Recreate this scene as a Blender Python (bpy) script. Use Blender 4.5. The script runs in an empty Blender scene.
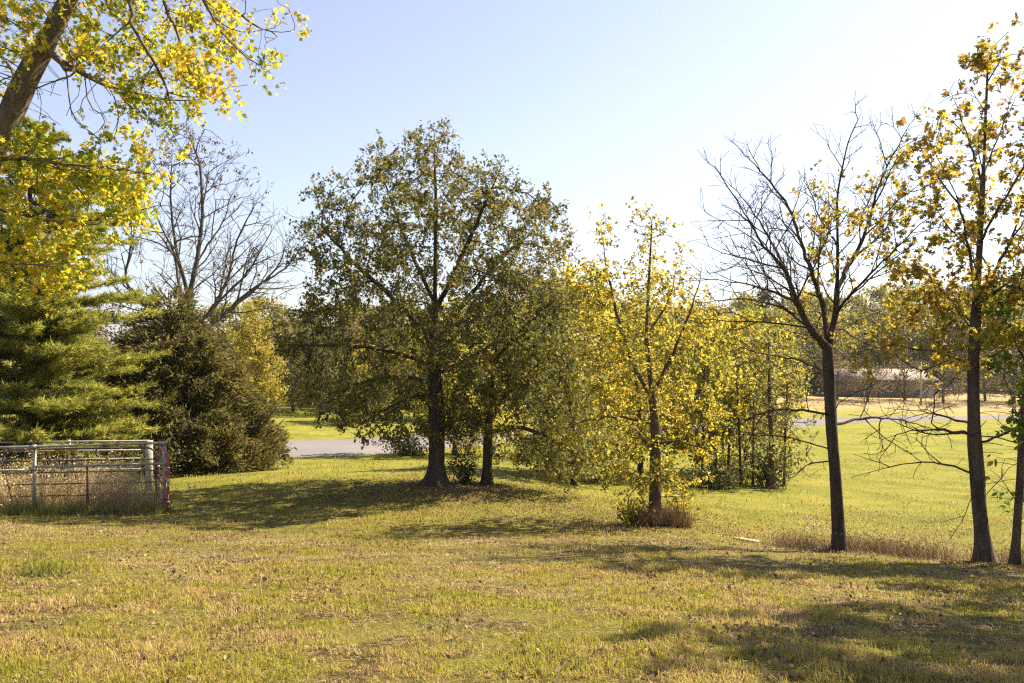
import bpy, math
import numpy as np
from mathutils import Vector

# ------------------------------------------------------------------ camera, light, exposure
SC = bpy.context.scene
COL = SC.collection
F, CX, CY, EYE = 800.0, 512.0, 350.0, 1.6      # focal length in pixels, principal point, eye height
AZ, EL = math.radians(63), math.radians(46)    # sun: right of the view direction, height

cam = bpy.data.cameras.new('camera')
cam.sensor_width = 36.0
cam.lens = 36.0 * F / 1024.0
cam.shift_y = (CY - 341.5) / 1024.0
cam.clip_end = 6000.0
cam_o = bpy.data.objects.new('camera', cam)
cam_o.location = (0, 0, EYE)
cam_o.rotation_euler = (math.pi / 2, 0, 0)
COL.objects.link(cam_o)
SC.camera = cam_o

W = bpy.data.worlds.new('World')
SC.world = W
W.use_nodes = True
wn = W.node_tree
wn.nodes.clear()
sky = wn.nodes.new('ShaderNodeTexSky')
sky.sky_type = 'NISHITA'
sky.sun_disc = False
sky.sun_elevation = EL
sky.sun_rotation = AZ
sky.air_density = 1.15
sky.dust_density = .9
sky.ozone_density = 2.6
bg = wn.nodes.new('ShaderNodeBackground')
bg.inputs['Strength'].default_value = 0.060
wo = wn.nodes.new('ShaderNodeOutputWorld')
hsv = wn.nodes.new('ShaderNodeHueSaturation')          # thin high haze: paler and more even than the clear-air sky
hsv.inputs['Saturation'].default_value = .62
gam = wn.nodes.new('ShaderNodeGamma')
gam.inputs['Gamma'].default_value = 1.08
wn.links.new(sky.outputs[0], gam.inputs[0])
wn.links.new(gam.outputs[0], hsv.inputs['Color'])
tintn = wn.nodes.new('ShaderNodeMix'); tintn.data_type = 'RGBA'; tintn.blend_type = 'MULTIPLY'
tintn.inputs[0].default_value = 1.0
tintn.inputs[7].default_value = (.885, .86, .945, 1)
wn.links.new(hsv.outputs[0], tintn.inputs[6])
wn.links.new(tintn.outputs[2], bg.inputs[0])
wn.links.new(bg.outputs[0], wo.inputs[0])

sun = bpy.data.lights.new('sun', 'SUN')
sun.energy = 5.0
sun.angle = math.radians(0.55)
sun.color = (1.0, 0.85, 0.60)
sun_o = bpy.data.objects.new('sun', sun)
SUN = Vector((math.sin(AZ) * math.cos(EL), math.cos(AZ) * math.cos(EL), math.sin(EL)))
sun_o.rotation_euler = SUN.to_track_quat('Z', 'Y').to_euler()
sun_o.location = (30, 30, 40)
COL.objects.link(sun_o)

vs = SC.view_settings
vs.view_transform = 'Standard'
vs.look = 'None'
vs.exposure = 1.78
vs.gamma = 1.0
vs.use_curve_mapping = False
SC.render.engine = 'CYCLES'
cy = SC.cycles
cy.max_bounces = 7
cy.diffuse_bounces = 3
cy.glossy_bounces = 2
cy.transmission_bounces = 5
cy.use_denoising = False
cy.pixel_filter_type = 'BLACKMAN_HARRIS'
cy.filter_width = 1.25
cy.caustics_reflective = False
cy.caustics_refractive = False

# ------------------------------------------------------------------ helpers
RNG = np.random.default_rng(7)


def tag(o, label=None, cat=None, group=None, kind=None):
    if label: o['label'] = label
    if cat: o['category'] = cat
    if group: o['group'] = group
    if kind: o['kind'] = kind
    return o


def empty(name, loc, label, cat, group=None):
    o = bpy.data.objects.new(name, None)
    o.location = loc
    o.empty_display_size = 0.3
    COL.objects.link(o)
    return tag(o, label, cat, group)


def link_mesh(name, V, polys, mat, parent=None, smooth=False, origin=None):
    """polys: list of (n,k) int arrays. Vertices are world space; the object sits at its parent's origin."""
    V = np.asarray(V, dtype=np.float64)
    off = np.zeros(3)
    if parent is not None:
        off = np.array(parent.location)
    if origin is not None:
        off = np.array(origin)
    me = bpy.data.meshes.new(name)
    V = (V - off).astype(np.float32)
    me.vertices.add(len(V))
    me.vertices.foreach_set('co', V.ravel())
    loops = np.concatenate([np.asarray(p).ravel() for p in polys]).astype(np.int32)
    counts = np.concatenate([np.full(len(p), np.asarray(p).shape[1]) for p in polys]).astype(np.int32)
    starts = np.concatenate([[0], np.cumsum(counts)[:-1]]).astype(np.int32)
    me.loops.add(len(loops))
    me.loops.foreach_set('vertex_index', loops)
    me.polygons.add(len(counts))
    me.polygons.foreach_set('loop_start', starts)
    if smooth:
        me.polygons.foreach_set('use_smooth', np.ones(len(counts), dtype=bool))
    me.update(calc_edges=True)
    if mat: me.materials.append(mat)
    o = bpy.data.objects.new(name, me)
    COL.objects.link(o)
    if parent is not None: o.parent = parent
    elif origin is not None: o.location = origin
    return o


class MB:
    """collects polygons for one mesh"""
    def __init__(s): s.V = []; s.P = {}; s.n = 0
    def add(s, V, faces):
        V = np.asarray(V, float)
        faces = np.asarray(faces)
        s.V.append(V)
        s.P.setdefault(faces.shape[1], []).append(faces + s.n)
        s.n += len(V)
    def box(s, c, d, rz=0.0):
        x, y, z = [k / 2 for k in d]
        V = np.array([[-x, -y, -z], [x, -y, -z], [x, y, -z], [-x, y, -z], [-x, -y, z], [x, -y, z], [x, y, z], [-x, y, z]])
        ca, sa = math.cos(rz), math.sin(rz)
        V = np.c_[V[:, 0] * ca - V[:, 1] * sa, V[:, 0] * sa + V[:, 1] * ca, V[:, 2]] + np.array(c)
        s.add(V, [[0, 3, 2, 1], [4, 5, 6, 7], [0, 1, 5, 4], [1, 2, 6, 5], [2, 3, 7, 6], [3, 0, 4, 7]])
    def tube(s, pts, rad, k=6, cap=True, wob=None):
        pts = np.asarray(pts, float)
        n = len(pts)
        rad = np.broadcast_to(np.asarray(rad, float), (n,))
        t = np.gradient(pts, axis=0)
        t /= np.linalg.norm(t, axis=1)[:, None] + 1e-12
        m = t.mean(0)
        ref = np.array([1.0, 0.13, 0.07]) if abs(m[0]) < 0.8 * np.linalg.norm(m) + 1e-9 else np.array([0.1, 1.0, 0.2])
        a = ref - (t @ ref)[:, None] * t
        a /= np.linalg.norm(a, axis=1)[:, None] + 1e-12
        b = np.cross(t, a)
        th = np.arange(k) * 2 * math.pi / k
        R = rad[:, None] * np.ones(k)
        if wob is not None: R = R * wob(pts, th)
        V = pts[:, None, :] + R[:, :, None] * (np.cos(th)[None, :, None] * a[:, None, :] + np.sin(th)[None, :, None] * b[:, None, :])
        i = np.arange(n - 1)[:, None] * k
        j = np.arange(k)[None, :]
        jn = (j + 1) % k
        q = np.stack([i + j, i + jn, i + k + jn, i + k + j], -1).reshape(-1, 4)
        s.add(V.reshape(-1, 3), q)
        if cap and k > 2:
            base = s.n - n * k
            s.P.setdefault(k, []).append(np.array([[base + x for x in range(k)][::-1]]))
            s.P.setdefault(k, []).append(np.array([[base + (n - 1) * k + x for x in range(k)]]))
    def build(s, name, mat, parent=None, smooth=False, origin=None):
        return link_mesh(name, np.concatenate(s.V), [np.concatenate(v) for v in s.P.values()], mat, parent, smooth, origin)


def noise3(p, f=1.0, seed=0.0):
    """cheap smooth noise in about -1..1 for (n,3) points"""
    q = np.asarray(p) * f + seed * 13.7
    x, y, z = q[..., 0], q[..., 1], q[..., 2]
    v = np.sin(1.7 * x + 2.3 * np.sin(1.1 * y + seed)) + np.sin(1.9 * y + 1.7 * np.sin(1.3 * z + 2 * seed + 1)) \
        + np.sin(1.6 * z + 2.1 * np.sin(1.2 * x + 3 * seed + 2)) + 0.6 * np.sin(3.3 * x + 2.9 * y + 3.1 * z + seed) \
        + 0.5 * np.sin(4.1 * y - 3.7 * x + 2.2 * z)
    return v / 3.2


def noise2(x, y, f=1.0, seed=0.0):
    return noise3(np.stack([x, y, 0 * x + 0.37], -1), f, seed)


def PX(px, py, Y):
    return np.array([(px - CX) / F * Y, Y, EYE - (py - CY) / F * Y])


# ------------------------------------------------------------------ terrain height
COLS = [  # (pixel column, [(Y, z) ...])
    (-150, [(0, 0), (4, -.1), (10, -.95), (18, -2.0), (24, -2.3), (36, -3.2), (50, -4.0), (80, -4.6), (110, -4.6), (400, -5)]),
    (60,  [(0, 0), (4, -.1), (10, -1.0), (18, -2.06), (24, -2.4), (36, -3.3), (50, -4.0), (80, -4.5), (110, -4.6), (400, -5)]),
    (290, [(0, 0), (4, -.1), (10, -1.08), (15, -1.9), (18, -2.06), (23, -2.1), (28, -2.5), (36, -3.2), (50, -3.95), (80, -4.4), (110, -4.6), (400, -5)]),
    (436, [(0, 0), (4, -.1), (10, -1.1), (15, -1.95), (17.5, -2.1), (21, -1.95), (26, -2.3), (34, -3.1), (46, -3.85), (80, -4.8), (110, -4.8), (400, -5)]),
    (655, [(0, 0), (4, -.1), (10, -1.12), (14, -1.75), (17.5, -2.23), (24, -2.9), (34, -3.8), (50, -4.5), (80, -5.4), (110, -5), (400, -5)]),
    (840, [(0, 0), (4, -.1), (10, -1.25), (14, -1.93), (16.5, -2.62), (20, -2.95), (30, -3.7), (50, -4.7), (80, -5.5), (96, -6.0), (108, -4.95), (400, -5)]),
    (985, [(0, 0), (4, -.1), (9, -1.15), (12.8, -1.8), (15, -2.45), (18, -2.85), (24, -3.4), (40, -4.4), (80, -5.7), (98, -6.4), (112, -5.2), (400, -5)]),
    (1200, [(0, 0), (4, -.1), (9, -1.2), (11.5, -1.75), (14, -2.4), (18, -2.9), (24, -3.4), (40, -4.4), (80, -5.7), (100, -6.6), (116, -5.3), (400, -5)]),
]
CU = np.array([(c[0] - CX) / F for c in COLS])


def gz_raw(x, y):
    u = np.clip(x / np.maximum(y, 5.0), CU[0], CU[-1] - 1e-6)
    Z = np.stack([np.interp(y, [k[0] for k in c[1]], [k[1] for k in c[1]]) for c in COLS], 0)
    i = np.clip(np.searchsorted(CU, u, side='right') - 1, 0, len(CU) - 2)
    w = (u - CU[i]) / (CU[i + 1] - CU[i])
    w = w * w * (3 - 2 * w)
    idx = np.arange(u.size)
    Zf = Z.reshape(len(CU), -1)
    return (Zf[i.ravel(), idx].reshape(u.shape) * (1 - w) + Zf[i.ravel() + 1, idx].reshape(u.shape) * w)


def gz(x, y):
    x = np.atleast_1d(np.asarray(x, float)); y = np.atleast_1d(np.asarray(y, float))
    s = 0.045 * np.clip(y, 4, 120)
    z = 0
    for dy, w in ((-1, .15), (-.5, .22), (0, .26), (.5, .22), (1, .15)):
        z = z + w * gz_raw(x + dy * s * .6, y + dy * s)
    near = np.exp(-np.maximum(y, 0) / 25.0)
    z = z + 0.026 * near * noise2(x, y, 2.1, 1) + 0.035 * near * noise2(x, y, .7, 2) + 0.10 * (1 - near) * noise2(x, y, .16, 3)
    return z


def gz1(x, y): return float(gz(x, y)[0])


# ------------------------------------------------------------------ materials
def newmat(name):
    m = bpy.data.materials.new(name)
    m.use_nodes = True
    nt = m.node_tree
    nt.nodes.clear()
    out = nt.nodes.new('ShaderNodeOutputMaterial')
    return m, nt, out


def ramp(nt, stops, interp='LINEAR'):
    r = nt.nodes.new('ShaderNodeValToRGB')
    r.color_ramp.interpolation = interp
    e = r.color_ramp.elements
    while len(e) < len(stops): e.new(0.5)
    for k, (p, c) in enumerate(stops):
        e[k].position = p
        e[k].color = (*c, 1)
    return r


def noise_node(nt, scale, detail=4, rough=.55, vec=None, dist=0.0):
    n = nt.nodes.new('ShaderNodeTexNoise')
    n.inputs['Scale'].default_value = scale
    n.inputs['Detail'].default_value = detail
    n.inputs['Roughness'].default_value = rough
    n.inputs['Distortion'].default_value = dist
    if vec is not None: nt.links.new(vec, n.inputs['Vector'])
    return n


def mixc(nt, fac, a, b, mode='MIX'):
    m = nt.nodes.new('ShaderNodeMix')
    m.data_type = 'RGBA'
    m.blend_type = mode
    for val, sock in ((fac, m.inputs[0]), (a, m.inputs[6]), (b, m.inputs[7])):
        if hasattr(val, 'links'): nt.links.new(val, sock)
        elif isinstance(val, (int, float)): sock.default_value = val
        else: sock.default_value = (*val, 1)
    return m.outputs[2]


def pos(nt):
    g = nt.nodes.new('ShaderNodeNewGeometry')
    return g.outputs['Position'], g.outputs['Random Per Island']


def leaf_mat(name, cols, trans=.45, rough=.5, patch=.6, patch_cols=None, tint=(1.0, 1.0, .75), gain=1.25):
    """leaf colour varies per leaf and by patches of the crown; light passes through the blade"""
    m, nt, out = newmat(name)
    P, rnd = pos(nt)
    stops = [(i / max(1, len(cols) - 1), c) for i, c in enumerate(cols)]
    add = nt.nodes.new('ShaderNodeMath'); add.operation = 'MULTIPLY_ADD'
    nz = noise_node(nt, patch, 3, .6, P)
    nt.links.new(nz.outputs[0], add.inputs[0]); add.inputs[1].default_value = 1.5; add.inputs[2].default_value = -.75
    add2 = nt.nodes.new('ShaderNodeMath'); add2.operation = 'ADD'; add2.use_clamp = True
    nt.links.new(add.outputs[0], add2.inputs[0]); nt.links.new(rnd, add2.inputs[1])
    r = ramp(nt, stops)
    nt.links.new(add2.outputs[0], r.inputs[0])
    col = r.outputs[0]
    pb = nt.nodes.new('ShaderNodeBsdfPrincipled')
    pb.inputs['Roughness'].default_value = rough
    pb.inputs['Specular IOR Level'].default_value = .12
    nt.links.new(col, pb.inputs['Base Color'])
    tr = nt.nodes.new('ShaderNodeBsdfTranslucent')
    tc = mixc(nt, 1.0, col, tuple(t * gain for t in tint), 'MULTIPLY')
    nt.links.new(tc, tr.inputs['Color'])
    mx = nt.nodes.new('ShaderNodeMixShader')
    mx.inputs[0].default_value = trans
    nt.links.new(pb.outputs[0], mx.inputs[1]); nt.links.new(tr.outputs[0], mx.inputs[2])
    nt.links.new(mx.outputs[0], out.inputs[0])
    return m


def bark_mat(name, c1, c2, scale=9.0, bump=.6, moss=None, patchy=None):
    m, nt, out = newmat(name)
    P, rnd = pos(nt)
    mp = nt.nodes.new('ShaderNodeMapping')
    mp.inputs['Scale'].default_value = (1, 1, .28)
    nt.links.new(P, mp.inputs[0])
    n = noise_node(nt, scale, 6, .65, mp.outputs[0], .6)
    n2 = noise_node(nt, 2.2, 3, .5, P)
    r = ramp(nt, [(.32, c1), (.68, c2)])
    nt.links.new(n.outputs[0], r.inputs[0])
    col = r.outputs[0]
    if patchy:
        r3 = ramp(nt, [(.46, (0, 0, 0)), (.54, (1, 1, 1))])
        nt.links.new(n2.outputs[0], r3.inputs[0])
        col = mixc(nt, r3.outputs[0], col, patchy)
    if moss:
        r2 = ramp(nt, [(.5, (0, 0, 0)), (.75, (.6, .6, .6))])
        nt.links.new(n2.outputs[0], r2.inputs[0])
        col = mixc(nt, r2.outputs[0], col, moss)
    pb = nt.nodes.new('ShaderNodeBsdfPrincipled')
    pb.inputs['Roughness'].default_value = .9
    pb.inputs['Specular IOR Level'].default_value = .15
    nt.links.new(col, pb.inputs['Base Color'])
    b = nt.nodes.new('ShaderNodeBump')
    b.inputs['Strength'].default_value = bump
    b.inputs['Distance'].default_value = .06
    nt.links.new(n.outputs[0], b.inputs['Height'])
    nt.links.new(b.outputs[0], pb.inputs['Normal'])
    nt.links.new(pb.outputs[0], out.inputs[0])
    return m


def plain_mat(name, c, c2=None, rough=.6, metal=0.0, scale=12.0, bump=0.0, lo=.4, hi=.6):
    m, nt, out = newmat(name)
    P, rnd = pos(nt)
    n = noise_node(nt, scale, 5, .6, P)
    r = ramp(nt, [(lo, c), (hi, c2 or tuple(k * .75 for k in c))])
    nt.links.new(n.outputs[0], r.inputs[0])
    pb = nt.nodes.new('ShaderNodeBsdfPrincipled')
    pb.inputs['Roughness'].default_value = rough
    pb.inputs['Metallic'].default_value = metal
    nt.links.new(r.outputs[0], pb.inputs['Base Color'])
    if bump:
        b = nt.nodes.new('ShaderNodeBump')
        b.inputs['Strength'].default_value = bump; b.inputs['Distance'].default_value = .02
        nt.links.new(n.outputs[0], b.inputs['Height']); nt.links.new(b.outputs[0], pb.inputs['Normal'])
    nt.links.new(pb.outputs[0], out.inputs[0])
    return m


def ground_mat():
    m, nt, out = newmat('lawn_ground')
    P, rnd = pos(nt)
    big = noise_node(nt, .28, 4, .6, P, .4)
    mid = noise_node(nt, 1.5, 5, .65, P, .3)
    fine = noise_node(nt, 14, 5, .7, P)
    vfine = noise_node(nt, 70, 3, .7, P)
    # thatch / soil close up
    soil = ramp(nt, [(.38, (.022, .014, .008)), (.52, (.085, .056, .026)), (.66, (.27, .19, .085))])
    nt.links.new(fine.outputs[0], soil.inputs[0])
    green = ramp(nt, [(.36, (.05, .05, .01)), (.5, (.14, .13, .02)), (.64, (.32, .27, .06))])
    nt.links.new(vfine.outputs[0], green.inputs[0])
    f1 = ramp(nt, [(.42, (0, 0, 0)), (.58, (1, 1, 1))])
    nt.links.new(mid.outputs[0], f1.inputs[0])
    near = mixc(nt, f1.outputs[0], soil.outputs[0], green.outputs[0])
    # mown field farther off
    far = ramp(nt, [(.36, (.11, .135, .02)), (.5, (.19, .205, .028)), (.64, (.28, .25, .05))])
    fm = noise_node(nt, .5, 6, .7, P, .2)
    nt.links.new(fm.outputs[0], far.inputs[0])
    farc = mixc(nt, .35, far.outputs[0], green.outputs[0])
    sep = nt.nodes.new('ShaderNodeSeparateXYZ'); nt.links.new(P, sep.inputs[0])
    mr = nt.nodes.new('ShaderNodeMapRange'); mr.inputs[1].default_value = 14; mr.inputs[2].default_value = 24
    nt.links.new(sep.outputs[1], mr.inputs[0])
    bigadd = nt.nodes.new('ShaderNodeMath'); bigadd.operation = 'MULTIPLY_ADD'; bigadd.use_clamp = True
    nt.links.new(big.outputs[0], bigadd.inputs[0]); bigadd.inputs[1].default_value = .6
    nt.links.new(mr.outputs[0], bigadd.inputs[2])
    sub = nt.nodes.new('ShaderNodeMath'); sub.operation = 'MULTIPLY_ADD'; sub.use_clamp = True
    nt.links.new(bigadd.outputs[0], sub.inputs[0]); sub.inputs[1].default_value = 1.3; sub.inputs[2].default_value = -.3
    c = mixc(nt, sub.outputs[0], near, farc)
    # dry tan bank beyond the far road, and dry ground under the oaks
    mr2 = nt.nodes.new('ShaderNodeMapRange'); mr2.inputs[1].default_value = 93; mr2.inputs[2].default_value = 101
    nt.links.new(sep.outputs[1], mr2.inputs[0])
    gx = nt.nodes.new('ShaderNodeMapRange'); gx.inputs[1].default_value = 5; gx.inputs[2].default_value = 25
    nt.links.new(sep.outputs[0], gx.inputs[0])
    mm = nt.nodes.new('ShaderNodeMath'); mm.operation = 'MULTIPLY'
    nt.links.new(mr2.outputs[0], mm.inputs[0]); nt.links.new(gx.outputs[0], mm.inputs[1])
    tan = ramp(nt, [(.35, (.24, .18, .085)), (.65, (.36, .28, .14))])
    nt.links.new(fm.outputs[0], tan.inputs[0])
    c = mixc(nt, mm.outputs[0], c, tan.outputs[0])
    pb = nt.nodes.new('ShaderNodeBsdfPrincipled')
    pb.inputs['Roughness'].default_value = .95
    pb.inputs['Specular IOR Level'].default_value = .1
    nt.links.new(c, pb.inputs['Base Color'])
    b = nt.nodes.new('ShaderNodeBump'); b.inputs['Strength'].default_value = .9; b.inputs['Distance'].default_value = .05
    hm = nt.nodes.new('ShaderNodeMath'); hm.operation = 'ADD'
    nt.links.new(fine.outputs[0], hm.inputs[0]); nt.links.new(vfine.outputs[0], hm.inputs[1])
    nt.links.new(hm.outputs[0], b.inputs['Height']); nt.links.new(b.outputs[0], pb.inputs['Normal'])
    nt.links.new(pb.outputs[0], out.inputs[0])
    return m


def grass_mat(name, green, dry, fr=(.40, .62), scale=1.5, trans=.45):
    """blade colour: patches of green and dried lawn, each blade a little different"""
    m, nt, out = newmat(name)
    P, rnd = pos(nt)
    n = noise_node(nt, scale, 5, .65, P, .3)
    nb = noise_node(nt, .3, 3, .6, P, .4)
    a = nt.nodes.new('ShaderNodeMath'); a.operation = 'MULTIPLY_ADD'
    nt.links.new(rnd, a.inputs[0]); a.inputs[1].default_value = .34; a.inputs[2].default_value = -.17
    s = nt.nodes.new('ShaderNodeMath'); s.operation = 'ADD'
    nt.links.new(n.outputs[0], s.inputs[0]); nt.links.new(a.outputs[0], s.inputs[1])
    s2 = nt.nodes.new('ShaderNodeMath'); s2.operation = 'MULTIPLY_ADD'
    nt.links.new(nb.outputs[0], s2.inputs[0]); s2.inputs[1].default_value = .7
    s3 = nt.nodes.new('ShaderNodeMath'); s3.operation = 'ADD'; s3.inputs[1].default_value = -.35
    nt.links.new(s.outputs[0], s2.inputs[2]); nt.links.new(s2.outputs[0], s3.inputs[0])
    f = ramp(nt, [(fr[0], (0, 0, 0)), (fr[1], (1, 1, 1))])
    nt.links.new(s3.outputs[0], f.inputs[0])
    g = ramp(nt, [(i / (len(green) - 1), c) for i, c in enumerate(green)])
    d = ramp(nt, [(i / (len(dry) - 1), c) for i, c in enumerate(dry)])
    nt.links.new(rnd, g.inputs[0]); nt.links.new(rnd, d.inputs[0])
    col = mixc(nt, f.outputs[0], d.outputs[0], g.outputs[0])
    pb = nt.nodes.new('ShaderNodeBsdfPrincipled')
    pb.inputs['Roughness'].default_value = .55; pb.inputs['Specular IOR Level'].default_value = .3
    nt.links.new(col, pb.inputs['Base Color'])
    tr = nt.nodes.new('ShaderNodeBsdfTranslucent')
    nt.links.new(col, tr.inputs['Color'])
    mx = nt.nodes.new('ShaderNodeMixShader'); mx.inputs[0].default_value = trans
    nt.links.new(pb.outputs[0], mx.inputs[1]); nt.links.new(tr.outputs[0], mx.inputs[2])
    nt.links.new(mx.outputs[0], out.inputs[0])
    return m


M = {
    'bark_oak': bark_mat('oak_bark', (.028, .022, .017), (.085, .066, .048)),
    'bark_grey': bark_mat('grey_bark', (.045, .038, .032), (.13, .11, .09)),
    'bark_maple': bark_mat('maple_bark', (.07, .052, .038), (.21, .165, .125), 14, 1.0, moss=(.13, .12, .06)),
    'bark_brown': bark_mat('brown_bark', (.05, .036, .024), (.13, .095, .062)),
    'bark_sycamore': bark_mat('sycamore_bark', (.04, .03, .022), (.12, .09, .065), 8, .7),
    'leaf_maple': leaf_mat('maple_leaf', [(.13, .18, .03), (.26, .30, .035), (.40, .38, .03), (.52, .40, .03), (.50, .29, .05)], .58, patch=.55, gain=1.45),
    'leaf_oak': leaf_mat('oak_leaf', [(.042, .053, .018), (.074, .088, .028), (.108, .120, .035), (.15, .15, .042), (.23, .165, .046), (.14, .10, .038)], .5, rough=.55, patch=.5),
    'leaf_oak2': leaf_mat('small_oak_leaf', [(.07, .078, .026), (.12, .125, .036), (.18, .17, .048), (.25, .205, .06)], .46, rough=.4, patch=.5),
    'leaf_yellow': leaf_mat('yellow_leaf', [(.12, .135, .032), (.21, .205, .04), (.33, .295, .048), (.45, .35, .05), (.32, .21, .055)], .56, patch=.7, gain=1.5),
    'leaf_lime': leaf_mat('lime_leaf', [(.13, .15, .03), (.23, .23, .04), (.36, .31, .05), (.47, .36, .055)], .56, patch=.5, gain=1.45),
    'leaf_olive': leaf_mat('olive_leaf', [(.11, .12, .05), (.18, .18, .07), (.26, .25, .09), (.34, .30, .10)], .45, patch=.5),
    'leaf_gold': leaf_mat('gold_leaf', [(.20, .18, .05), (.34, .28, .055), (.42, .33, .06)], .4, patch=.4),
    'leaf_sycamore': leaf_mat('sycamore_leaf', [(.14, .16, .03), (.26, .26, .035), (.40, .33, .04), (.44, .30, .05), (.30, .18, .05), (.15, .10, .045)], .55, patch=.9),
    'leaf_green': leaf_mat('green_leaf', [(.09, .14, .025), (.16, .21, .035), (.26, .28, .045)], .5, patch=.6),
    'leaf_cedar': leaf_mat('cedar_spray', [(.052, .050, .020), (.088, .082, .030), (.132, .118, .042), (.19, .155, .06)], .45, rough=.6, patch=.9),
    'leaf_pine': leaf_mat('pine_needles', [(.12, .14, .035), (.21, .23, .052), (.31, .305, .07), (.39, .36, .095)], .55, rough=.5, patch=.9),
    'leaf_far': leaf_mat('far_leaf', [(.05, .056, .02), (.088, .09, .028), (.13, .12, .036), (.18, .145, .045), (.14, .09, .04)], .42, patch=.10),
    'leaf_fargreen': leaf_mat('far_green_leaf', [(.10, .105, .024), (.17, .17, .032), (.25, .225, .042), (.33, .265, .05)], .48, patch=.12),
    'leaf_fardark': leaf_mat('far_dark_leaf', [(.022, .028, .014), (.040, .046, .020), (.062, .062, .026)], .25, patch=.12),
    'leaf_farbrown': leaf_mat('far_brown_leaf', [(.075, .058, .038), (.12, .092, .055), (.17, .125, .06)], .35, patch=.12),
    'leaf_scrub': leaf_mat('scrub_leaf', [(.045, .05, .022), (.08, .085, .03), (.13, .12, .04)], .35, patch=1.0),
    'ground': ground_mat(),
    'galv': plain_mat('galvanised_steel', (.30, .28, .25), (.19, .175, .15), .6, .1, 6),
    'red_paint': plain_mat('red_gate_paint', (.30, .028, .022), (.22, .03, .025), .45, 0, 9),
    'rust': plain_mat('rusty_brown_steel', (.060, .036, .026), (.11, .06, .04), .75, .1, 14),
    'scuff': plain_mat('bare_scuffed_paint', (.62, .55, .50), (.45, .36, .32), .6, 0, 20),
    'board': plain_mat('weathered_board', (.33, .30, .26), (.22, .20, .18), .85, 0, 8),
    'plank': plain_mat('bleached_plank', (.44, .38, .30), (.28, .23, .17), .8, 0, 10),
}


# ------------------------------------------------------------------ ground and road
def sheet():
    xs = np.concatenate([-np.geomspace(1500, 24, 60), np.arange(-23, -12, .5), np.arange(-12, 14, .17), np.arange(14, 30, .5), np.geomspace(30, 1500, 60)])
    ys = np.concatenate([[-300, -120, -60, -30, -15, -8, -4], np.arange(-2, 22, .17), np.arange(22, 60, .6), np.arange(60, 130, 1.5), np.geomspace(130, 2200, 40)])
    X, Yg = np.meshgrid(xs, ys)
    Z = gz(X.ravel(), Yg.ravel())
    V = np.c_[X.ravel(), Yg.ravel(), Z]
    nx, ny = len(xs), len(ys)
    i, j = np.meshgrid(np.arange(ny - 1), np.arange(nx - 1), indexing='ij')
    a = i * nx + j
    q = np.stack([a, a + 1, a + nx + 1, a + nx], -1).reshape(-1, 4)
    o = link_mesh('ground', V, [q], M['ground'], smooth=True)
    tag(o, kind='structure')


sheet()


def smooth_path(pts, n):
    pts = np.asarray(pts, float)
    t = np.r_[0, np.cumsum(np.linalg.norm(np.diff(pts[:, :2], axis=0), axis=1))]
    tt = np.linspace(0, t[-1], n)
    out = np.stack([np.interp(tt, t, pts[:, k]) for k in range(pts.shape[1])], 1)
    k = max(3, n // 14) | 1
    ker = np.hanning(k + 2)[1:-1]; ker /= ker.sum()
    for c in range(out.shape[1]):
        p = np.pad(out[:, c], k // 2, mode='edge')
        sm = np.convolve(p, ker, 'valid')
        w = np.minimum(1, np.minimum(np.arange(n), np.arange(n)[::-1]) / (k // 2 + 1))
        out[:, c] = out[:, c] * (1 - w) + sm * w
    return out


def road_mat():
    m, nt, out = newmat('old_asphalt')
    P, rnd = pos(nt)
    n = noise_node(nt, 3.0, 6, .7, P)
    n2 = noise_node(nt, .25, 4, .6, P, .5)
    r = ramp(nt, [(.35, (.105, .10, .11)), (.65, (.16, .152, .162))])
    nt.links.new(n.outputs[0], r.inputs[0])
    c = mixc(nt, n2.outputs[0], r.outputs[0], (.17, .163, .17))
    pb = nt.nodes.new('ShaderNodeBsdfPrincipled')
    pb.inputs['Roughness'].default_value = .95
    pb.inputs['Specular IOR Level'].default_value = .08
    nt.links.new(c, pb.inputs['Base Color'])
    b = nt.nodes.new('ShaderNodeBump'); b.inputs['Strength'].default_value = .3; b.inputs['Distance'].default_value = .01
    n3 = noise_node(nt, 60, 3, .7, P)
    nt.links.new(n3.outputs[0], b.inputs['Height']); nt.links.new(b.outputs[0], pb.inputs['Normal'])
    nt.links.new(pb.outputs[0], out.inputs[0])
    return m


ROAD = smooth_path([(-75, 25), (-50, 28), (-28, 31), (-11.8, 39.8), (-5.8, 46.8), (6, 60), (30, 79), (56, 92), (90, 100), (160, 106)], 170)


def road():
    t = np.gradient(ROAD, axis=0); t /= np.linalg.norm(t, axis=1)[:, None]
    nrm = np.c_[-t[:, 1], t[:, 0]]
    offs = np.array([-3.3, -3.05, -1.5, 0, 1.5, 3.05, 3.3])
    crown = np.array([-.25, .05, .10, .13, .10, .05, -.25])
    n, k = len(ROAD), len(offs)
    zc = np.convolve(np.pad(gz(ROAD[:, 0], ROAD[:, 1]), 3, mode='edge'), np.ones(7) / 7, 'valid')
    wig = 1 + .03 * np.sin(np.arange(n) * 1.3) + .02 * np.sin(np.arange(n) * .47)
    V = []
    for i in range(n):
        wide = 1.0 + .75 * math.exp(-((ROAD[i][0] + 14) / 9) ** 2)
        for o_, c_ in zip(offs * wide, crown):
            p = ROAD[i] + nrm[i] * o_ * (wig[i] if abs(o_) > 2 else 1)
            zg = gz1(p[0], p[1])
            V.append((p[0], p[1], (zc[i] * .35 + zg * .65) + c_ + .04))
    V = np.array(V)
    i, j = np.meshgrid(np.arange(n - 1), np.arange(k - 1), indexing='ij')
    a = i * k + j
    q = np.stack([a + 1, a, a + k, a + k + 1], -1).reshape(-1, 4)
    o = link_mesh('road', V, [q], road_mat(), smooth=True)
    tag(o, kind='structure')


road()

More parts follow.
